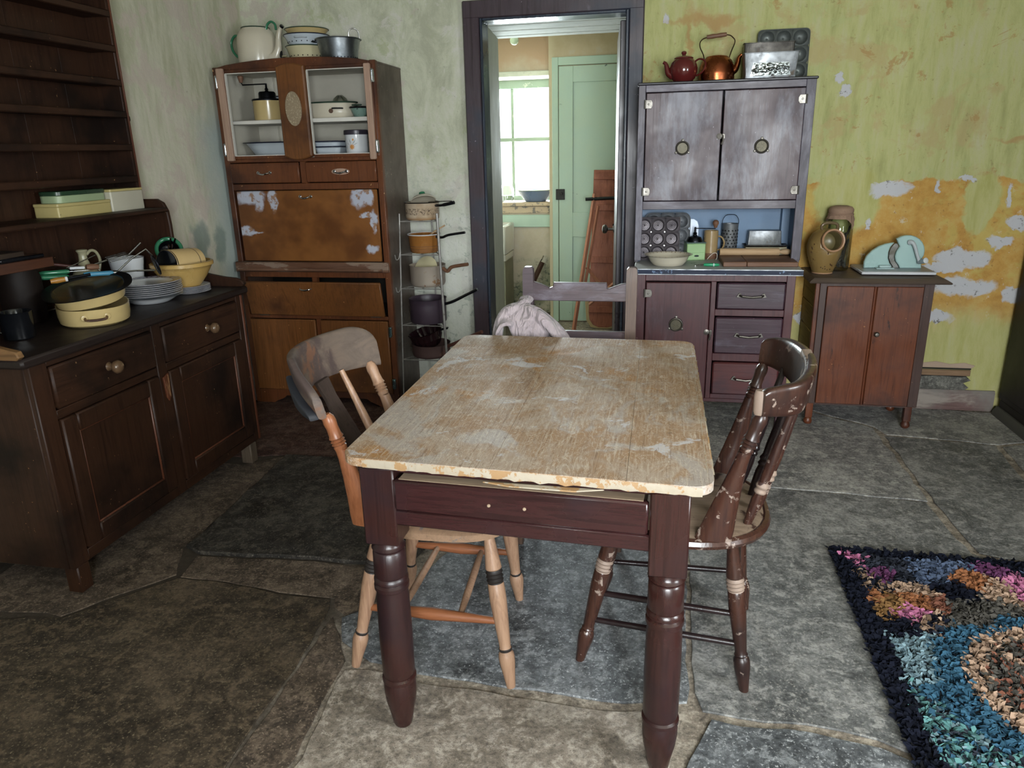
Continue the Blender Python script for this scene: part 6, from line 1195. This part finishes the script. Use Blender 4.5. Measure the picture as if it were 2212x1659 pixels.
util('masher', 'potato masher with sky blue handle lying on the black roasting tin', (-2.12, 2.44, ZU+.005), 52, 3, (('handle', MB().lathe(HND, 14, R_('Y', 90)), paint('sky_blue_handle', '#3f7a96', '#4a88a3', .3)), ('ferrule', MB().lathe([(0,.048),(.009,.048),(.01,.054),(.007,.068),(0,.068)], 12, R_('Y', 90)), STL), ('shaft', MB().tube([(.06,0,0),(.13,.006,.002),(.2,.0,.0)], .0035, 8).tube([(.06,0,0),(.12,.006,.05),(.175,.0,.085),(.195,.0,.06),(.21,0,.0)], .0035, 8), STL), ('masher_plate', MB().lathe([(0,.0),(.042,0),(.042,.004),(0,.004)], 20, Tm(.205,0,.02) @ R_('Y', 72), 1.0, .75), IRON)))
util('slotted_spatula', 'steel slotted spatula with fanned blades on the dresser utensils', (-2.2, 2.6, ZU+.03), 60, -8, [('blade', MB().prism([(-.01+k*.002, -.04+k*.018), (.085, -.045+k*.021), (.085, -.03+k*.021), (-.01+k*.002, -.029+k*.018)], 'xy', -.001+.003*k, .001+.003*k), STL) for k in range(5)] + [('shaft', MB().tube([(.08,0,.006),(.14,.0,.04)], .004, 8), STL), ('blade_tail', MB().tube([(-.01,0,.006),(-.08,0,.0)], .004, 8), STL)])
util('knife', 'kitchen knife with green handle pointing left among the dresser utensils', (-2.27, 2.43, ZU+.012), 40, 0, (('handle', MB().lathe(HND, 14, Tm(-.03,0,0) @ R_('Y', 90)), EGR), ('blade', MB().prism([(.02,-.006),(.12,-.01),(.13,.0),(.02,.008)], 'xy', -.0008, .0008), STL)), 'knife')
util('whisk', 'hand tool with lower green handle and yellow tip among the dresser utensils', (-2.25, 2.4, ZU-.002), 55, 4, (('handle', MB().lathe(HND, 14, Tm(-.03,0,0) @ R_('Y', 90)), EGR), ('tip', MB().lathe([(0,-.1),(.004,-.098),(.007,-.085),(0,-.084)], 12, R_('Y', 90)), CRB), ('shaft', MB().tube([(.02,0,0),(.1,0,.004)], .003, 6), STL)))
util('wooden_spoon', 'dark red wooden spoon handle sticking up at the back of the utensils', (-2.3, 2.44, ZU+.04), 50, 12, (('handle', MB().tube([(-.09,0,0),(0,0,-.002),(.08,0,-.004)], [.0075,.0065,.006], 10), paint('dark_red_wood', '#3d1c18', '#4c2620', .5)),))
util('chisel', 'short orange wooden handle at the left front of the utensils', (-2.2, 2.335, ZU-.002), 48, -4, (('handle', MB().lathe([(0,-.035),(.008,-.034),(.011,-.015),(.009,.015),(0,.016)], 14, R_('Y', 90)), paint('orange_varnish_handle', '#9a6a2a', '#a87834', .35)), ('ferrule', MB().lathe([(0,.014),(.0095,.014),(.0095,.022),(0,.022)], 14, R_('Y', 90)), WHT), ('shank', MB().tube([(.02,0,0),(.1,.0,.002)], .006, 8), IRON)))
util('pastry_brush', 'stubby brown handled brush with white bristles among the utensils', (-2.19, 2.47, ZU+.025), 58, 5, (('handle', MB().lathe([(0,-.01),(.01,-.008),(.013,.012),(.01,.035),(0,.036)], 14, R_('Y', 90)), BWD), ('bristle', MB().prism([(-.07,-.018),(-.015,-.006),(-.015,.006),(-.065,.022)], 'xy', -.006, .004, .002), WHT), ('wire', MB().tube([(-.08,-.01,.0),(-.03,-.005,.02),(.03,.004,.045)], .002, 6), STL)))
t = thing('mug', 'black enamel mug near the left end of the dresser top', 'mug', (-2.12, 2.03, ZD)); put('mug', MB().lathe(open_pot([(.044,0),(.048,.004),(.05,.088),(.052,.092)], .002), 28), EBL, t); put('handle', MB().tube(spl([(-.04,-.03,.075),(-.062,-.046,.07),(-.066,-.05,.04),(-.04,-.03,.022)], 5), .005, 8), EBL, t)
t = thing('stone_crock', 'squat dark brown crock supporting the wooden box on the dresser', 'crock', (-2.31, 2.26, ZD)); put('crock', MB().lathe([(0,0),(.065,0),(.07,.006),(.072,.16),(.066,.185),(.066,.193),(0,.193)], 28), paint('dark_brown_glaze', '#120b08', '#180f0b', .6, spec=.2), t)
t = thing('wooden_box', 'reddish brown open wooden box with black lid at the far left', 'box', (-2.3, 2.26, ZD+.1935), math.radians(-4)); put('box', MB().box(-.075, .06, -.125, .1, 0, .036, .002), wood('reddish_box_wood', '#3a2015', '#4a2b1c', 'Y', .5), t); put('lid', MB().box(-.07, .045, -.1, .08, .036, .05, .003), EBL, t)
t = thing('book', 'thin dark book on the wooden box at the far left of the dresser', 'book', (-2.31, 2.19, ZD+.244)); put('cover', MB().box(-.05, .05, -.07, .07, 0, .018, .002), paint('dark_book_cloth', '#2a1f16', '#382a1e', .6), t); put('page_block', MB().box(-.047, .0485, -.067, .068, .003, .015), CRB, t)
# ------------------------------------------------------------------ pan stand
PS = thing('pan_stand', 'grey wire saucepan stand with five tiers beside the orange cabinet', 'pan stand', (-1.3, 3.95, 0))
WIR = metal('grey_painted_wire', '#8d8a86', '#77746f', .5, '#5c5148', .62, 30, metallic=.3)
posts = [(-1.408, 3.86, -1.452), (-1.196, 3.86, -1.17), (-1.3, 4.09, -1.305)]
for i, (xt, y, xb) in enumerate(posts): put('post', MB().tube([(xb, y+(.02 if y > 3.95 else -.02), 0), (xt, y, 1.1)], .0045 if i != 1 else .0075, 8), WIR, PS, world=True)
def px(i, z): return posts[i][2] + (posts[i][0]-posts[i][2])*z/1.1
TZ = (1.062, .882, .695, .486, .285)
for z in TZ:
    yy = (3.86-.02*(1-z/1.1), 4.09+.02*(1-z/1.1)); a = (px(0,z), yy[0], z-.004); b_ = (px(1,z), yy[0], z-.004); c = (px(2,z), yy[1], z-.004)
    for p, q in ((a,b_),(b_,c),(c,a),(lerp(a,b_,.5),c),(lerp(a,c,.45),lerp(b_,c,.45))): put('shelf_wire', MB().tube([p, q], .0032, 6), WIR, PS, world=True)
for z in (.86, .68): put('hook', MB().tube(spl([(px(0,z), 3.85, z+.03), (px(0,z)-.004, 3.84, z), (px(0,z)-.018, 3.838, z-.006), (px(0,z)-.024, 3.838, z+.02)], 4), .0025, 6), WIR, PS, world=True)
FLO = lambda: None
def pan(name, lab, z, x, r, h, m, prof=None, handle=None, hm=None, y=3.95, cat='saucepan'):
    t = thing(name, lab, cat, (x, y, z))
    put('pan', MB().lathe(open_pot(prof or [(r*.9,0),(r*.97,.006),(r,.02),(r,h-.004),(r*1.03,h)], .0025), 36), m, t)
    if handle: put('handle', MB().tube(spl(handle[0], 5), handle[1], 10, flat=.8), hm, t)
    return t
def band_mat():
    t_ = NT('cream_pan_floral_band'); x, y, z = t_.sep(); n = t_.noise(120, 4, .7, 1.0); f = t_.math('MULTIPLY', t_.mr(z, .026, .032), t_.mr(z, .066, .058)); c = t_.mix(t_.mr(t_.noise(9, 4, .6), .4, .7), '#b3a28c', '#a08a70'); c = t_.mix(t_.math('MULTIPLY', f, t_.mr(n, .5, .56)), c, '#5a4c40'); c = t_.mix(t_.math('MULTIPLY', t_.mr(z, .02, .005), .6), c, '#9a7044'); return t_.out(c, .25)
t = pan('saucepan', 'cream saucepan with brown floral band on the top tier', TZ[0], -1.305, .093, .092, band_mat(), None, ([(.085,-.03,.075),(.13,-.05,.078),(.2,-.06,.092)], [.009]*6+[.012]*5), EBL); put('rim', ringrim(.0955,.092,.0028), TIND, t); put('rod', MB().tube([(.05,-.04,.094),(.14,-.06,.099),(.19,-.07,.1)], .0028, 6), STL, t)
t = thing('pot_cover', 'cream pan lid with green knob tilted on the topmost saucepan', 'lid', (-1.3, 3.955, TZ[0]+.1)); t.rotation_euler = (math.radians(-24), math.radians(-14), 0); put('lid', MB().lathe([(0,.026),(.03,.024),(.055,.015),(.068,.002),(.07,0),(.066,-.002),(0,.018)], 32), ECR, t); put('knob', MB().lathe([(0,.024),(.009,.024),(.008,.03),(.018,.036),(.016,.046),(0,.048)], 18), EGR, t)
t = pan('saucepan', 'orange brown enamel saucepan with dark stripes on the second tier', TZ[1], -1.305, .088, .1, paint('orange_brown_enamel', '#8a5a2c', '#96652f', .22), [(.07,0),(.076,.004),(.082,.03),(.088,.096),(.091,.1)], ([(.08,-.03,.088),(.12,-.045,.086),(.16,-.055,.1),(.255,-.07,.115)], .009), EBL)
for z in (.008, .016, .024, .036): r0 = .0765+.006*z/.03 if z < .03 else .083; put('stripe', MB().lathe([(r0+.0005,z),(r0+.0016,z+.0015),(r0+.001,z+.003)], 36), BWD, t)
put('rim', ringrim(.091,.1,.003), WHT, t); put('spoon_handle', MB().tube([(.0,0,.07),(.07,-.03,.115),(.135,-.04,.15)], .0045, 8), PWD, t)
t = pan('saucepan', 'worn aluminium saucepan with brown handle on the third tier', TZ[2], -1.295, .102, .12, paint('pale_worn_aluminium', '#9d9184', '#b0a699', .4, '#8c6a4c', .6, 9, metal=.35), [(.085,0),(.094,.008),(.098,.02),(.1,.112),(.103,.118)], ([(.098,-.02,.1),(.125,-.03,.085),(.15,-.035,.108),(.2,-.045,.12),(.25,-.055,.128)], .0125), BWD)
t = thing('pot_cover', 'cream enamel lid standing inside the aluminium saucepan', 'lid', (-1.31, 3.965, TZ[2]+.09)); t.rotation_euler = (math.radians(68), 0, math.radians(-14)); put('lid', MB().lathe([(0,.01),(.05,.006),(.07,.001),(.074,0),(.07,-.002),(0,.006)], 32), ECP, t); put('handle', loop_handle(0, 0, .012, 90, .016, .004, .0035, .012), ECP, t)
t = pan('saucepan', 'deep purple black iron saucepan on the fourth tier', TZ[3], -1.305, .106, .137, paint('purple_black_iron', '#352a34', '#453843', .45, '#5c4a50', .66), [(.098,0),(.103,.006),(.104,.1),(.106,.132),(.109,.137)], ([(.1,-.02,.105),(.16,-.04,.125),(.24,-.05,.165),(.31,-.06,.2)], .0105), EBL)
t = pan('casserole', 'rusty brown iron pan with long handle on the lowest tier', TZ[4], -1.3, .11, .075, paint('rusty_brown_iron', '#4a3634', '#5a4440', .6, '#6a4a3e', .6), None, ([(.105,-.02,.06),(.16,-.04,.085),(.26,-.07,.135),(.33,-.09,.168)], .0135), paint('red_brown_handle', '#5c3a32', '#6c463c', .45)); t['category'] = 'pan'
t = thing('jelly_mould', 'ribbed dark brown glazed mould tilted in the lowest pan', 'mould', (-1.305, 3.94, TZ[4]+.06)); t.rotation_euler = (math.radians(8), math.radians(-13), 0); b = MB(); rings = []
for r, z in ((.06,0),(.075,.02),(.088,.05),(.094,.085),(.1,.09),(.094,.092),(.085,.07),(.06,.02)): rings.append([(r*(1+.035*math.cos(i*2*PI/4))*math.cos(2*PI*i/72), r*(1+.035*math.cos(i*2*PI/4))*math.sin(2*PI*i/72), z) for i in range(72)])
put('mould', b.loft(rings), paint('dark_brown_treacle_glaze', '#1f1014', '#2a171a', .08), t); put('lug', MB().box(.09, .14, -.012, .012, .076, .084, .002), IRON, t)
t = thing('grey_pan', 'grey lidded pan on the floor under the pan stand', 'pan', (-1.3, 3.93, .0)); put('pan', MB().lathe([(0,0),(.1,0),(.108,.01),(.112,.1),(.118,.103),(.1,.12),(.04,.135),(0,.138)], 32), paint('blue_grey_enamel', '#4a5057', '#586069', .35), t); put('knob', MB().lathe([(0,.136),(.01,.136),(.014,.15),(0,.156)], 12), EBL, t)
# ------------------------------------------------------------------ things in the scullery
t = thing('enamel_bowl', 'wide blue grey enamel bowl on the scullery window sill', 'bowl', (-1.12, 6.58, .98)); put('bowl', MB().lathe(open_pot([(.085,0),(.095,.006),(.13,.05),(.155,.095),(.165,.1)], .003), 36), paint('blue_grey_bowl_enamel', '#6a7a94', '#7888a2', .25), t); put('rim', ringrim(.165,.1,.004), paint('pale_green_rim', '#9aa88a', '#a5b295', .3), t)
t = thing('glass_jar', 'clear glass jar beside the bowl on the scullery window sill', 'jar', (-1.38, 6.6, .98)); put('jar', MB().lathe(open_pot([(.05,0),(.06,.01),(.062,.1),(.05,.125),(.045,.14)], .003), 24), GLS, t); 
t = thing('mug', 'small white mug at the left of the scullery window sill', 'mug', (-1.43, 6.5, .98)); put('mug', MB().lathe(open_pot([(.032,0),(.035,.004),(.036,.06)], .003), 24), WHT, t); put('handle', MB().tube(spl([(.033,-.01,.052),(.055,-.015,.05),(.058,-.015,.022),(.034,-.01,.012)], 5), .005, 8), WHT, t)
IB = wood('red_brown_board', '#7a4230', '#965a44', 'Z', .5, dark='#643222', spec=.35, wear='#a8745e', amt=.64)
t = thing('ironing_board', 'red brown wooden board with folded crossed legs leaning on the green door', 'ironing board', (-.44, 5.9, 0))
K = Matrix.Translation((-.455, 5.88, .015)) @ R_('X', -7) @ R_('Y', 1)
sh = [(-.13,.12),(-.12,.06),(-.09,.02),(-.04,0),(.04,0),(.09,.02),(.12,.06),(.13,.12),(.13,1.245),(-.13,1.245)]
put('board', MB().prism([(x*.94, z) for x, z in sh], 'xz', 0, .018, .002).xf(K), IB, t, world=True)
for z in (.12, .52, .93, 1.17): put('batten', MB().box(-.12, .12, -.018, 0, z, z+.05, .003).xf(K), IB, t, world=True)
put('board_cloth', MB().prism([(-.155,.2),(-.14,.05),(-.1,.0),(-.04,-.012),(.04,-.012),(.1,0),(.14,.05),(.155,.2),(.155,.45),(.13,.42),(.128,.2),(.1,.07),(.04,.03),(-.04,.03),(-.1,.07),(-.13,.25)], 'xz', .003, .014, .003).xf(K).jitter(.006, 20), paint('old_cream_ironing_cloth', '#a08a66', '#b09a76', .9), t, world=True)
LG = wood('pinkish_leg_wood', '#96604c', '#aa745e', 'Z', .5, spec=.35)
put('leg', MB().tube([(-.68,5.72,0),(-.53,5.84,1.08)], [.017,.017], 4), LG, t, world=True); put('leg', MB().tube([(-.6,5.79,.35),(-.5,5.82,.99)], .012, 4), LG, t, world=True)
put('brace', MB().tube([(-.585,5.8,.52),(-.33,5.8,.2)], .013, 4), LG, t, world=True); put('brace', MB().tube([(-.56,5.79,.22),(-.33,5.79,.43)], .013, 4), LG, t, world=True); put('cross_bar', MB().tube([(-.6,5.83,1.04),(-.3,5.83,1.05)], .013, 8), EBL, t, world=True)
for x, z in ((-.4,.82),(-.41,.56)): put('screw_knob', MB().lathe([(0,0),(.012,.002),(.012,.006),(0,.009)], 10, K @ Tm(x+.455, 0, z) @ R_('X', 90)), EBL, t, world=True)
t = thing('wooden_pole', 'dark brown pole leaning against the scullery wall beside the sink', 'pole', (-1.2, 6.33, 0)); put('pole', MB().prism(rrect(-.022,.022,-.016,.016,.005,2), 'xy', 0, .53).xf(along((-1.25,6.28,.0), (-1.035,6.44,.48))), paint('dark_brown_pole', '#3c251c', '#4c3022', .4), t, world=True); put('brass_clip', MB().tube([(-1.055,6.42,.475),(-1.04,6.41,.495),(-1.03,6.43,.52)], .005, 6), STL, t, world=True)
t = thing('pebble', 'small pale stone on the scullery floor by the threshold', 'stone', (-.5, 5.6, .0)); put('stone', MB().lathe([(0,0),(.02,0),(.03,.012),(.024,.028),(.01,.036),(0,.037)], 14, None, 1, .8).jitter(.004, 30), WHT, t)
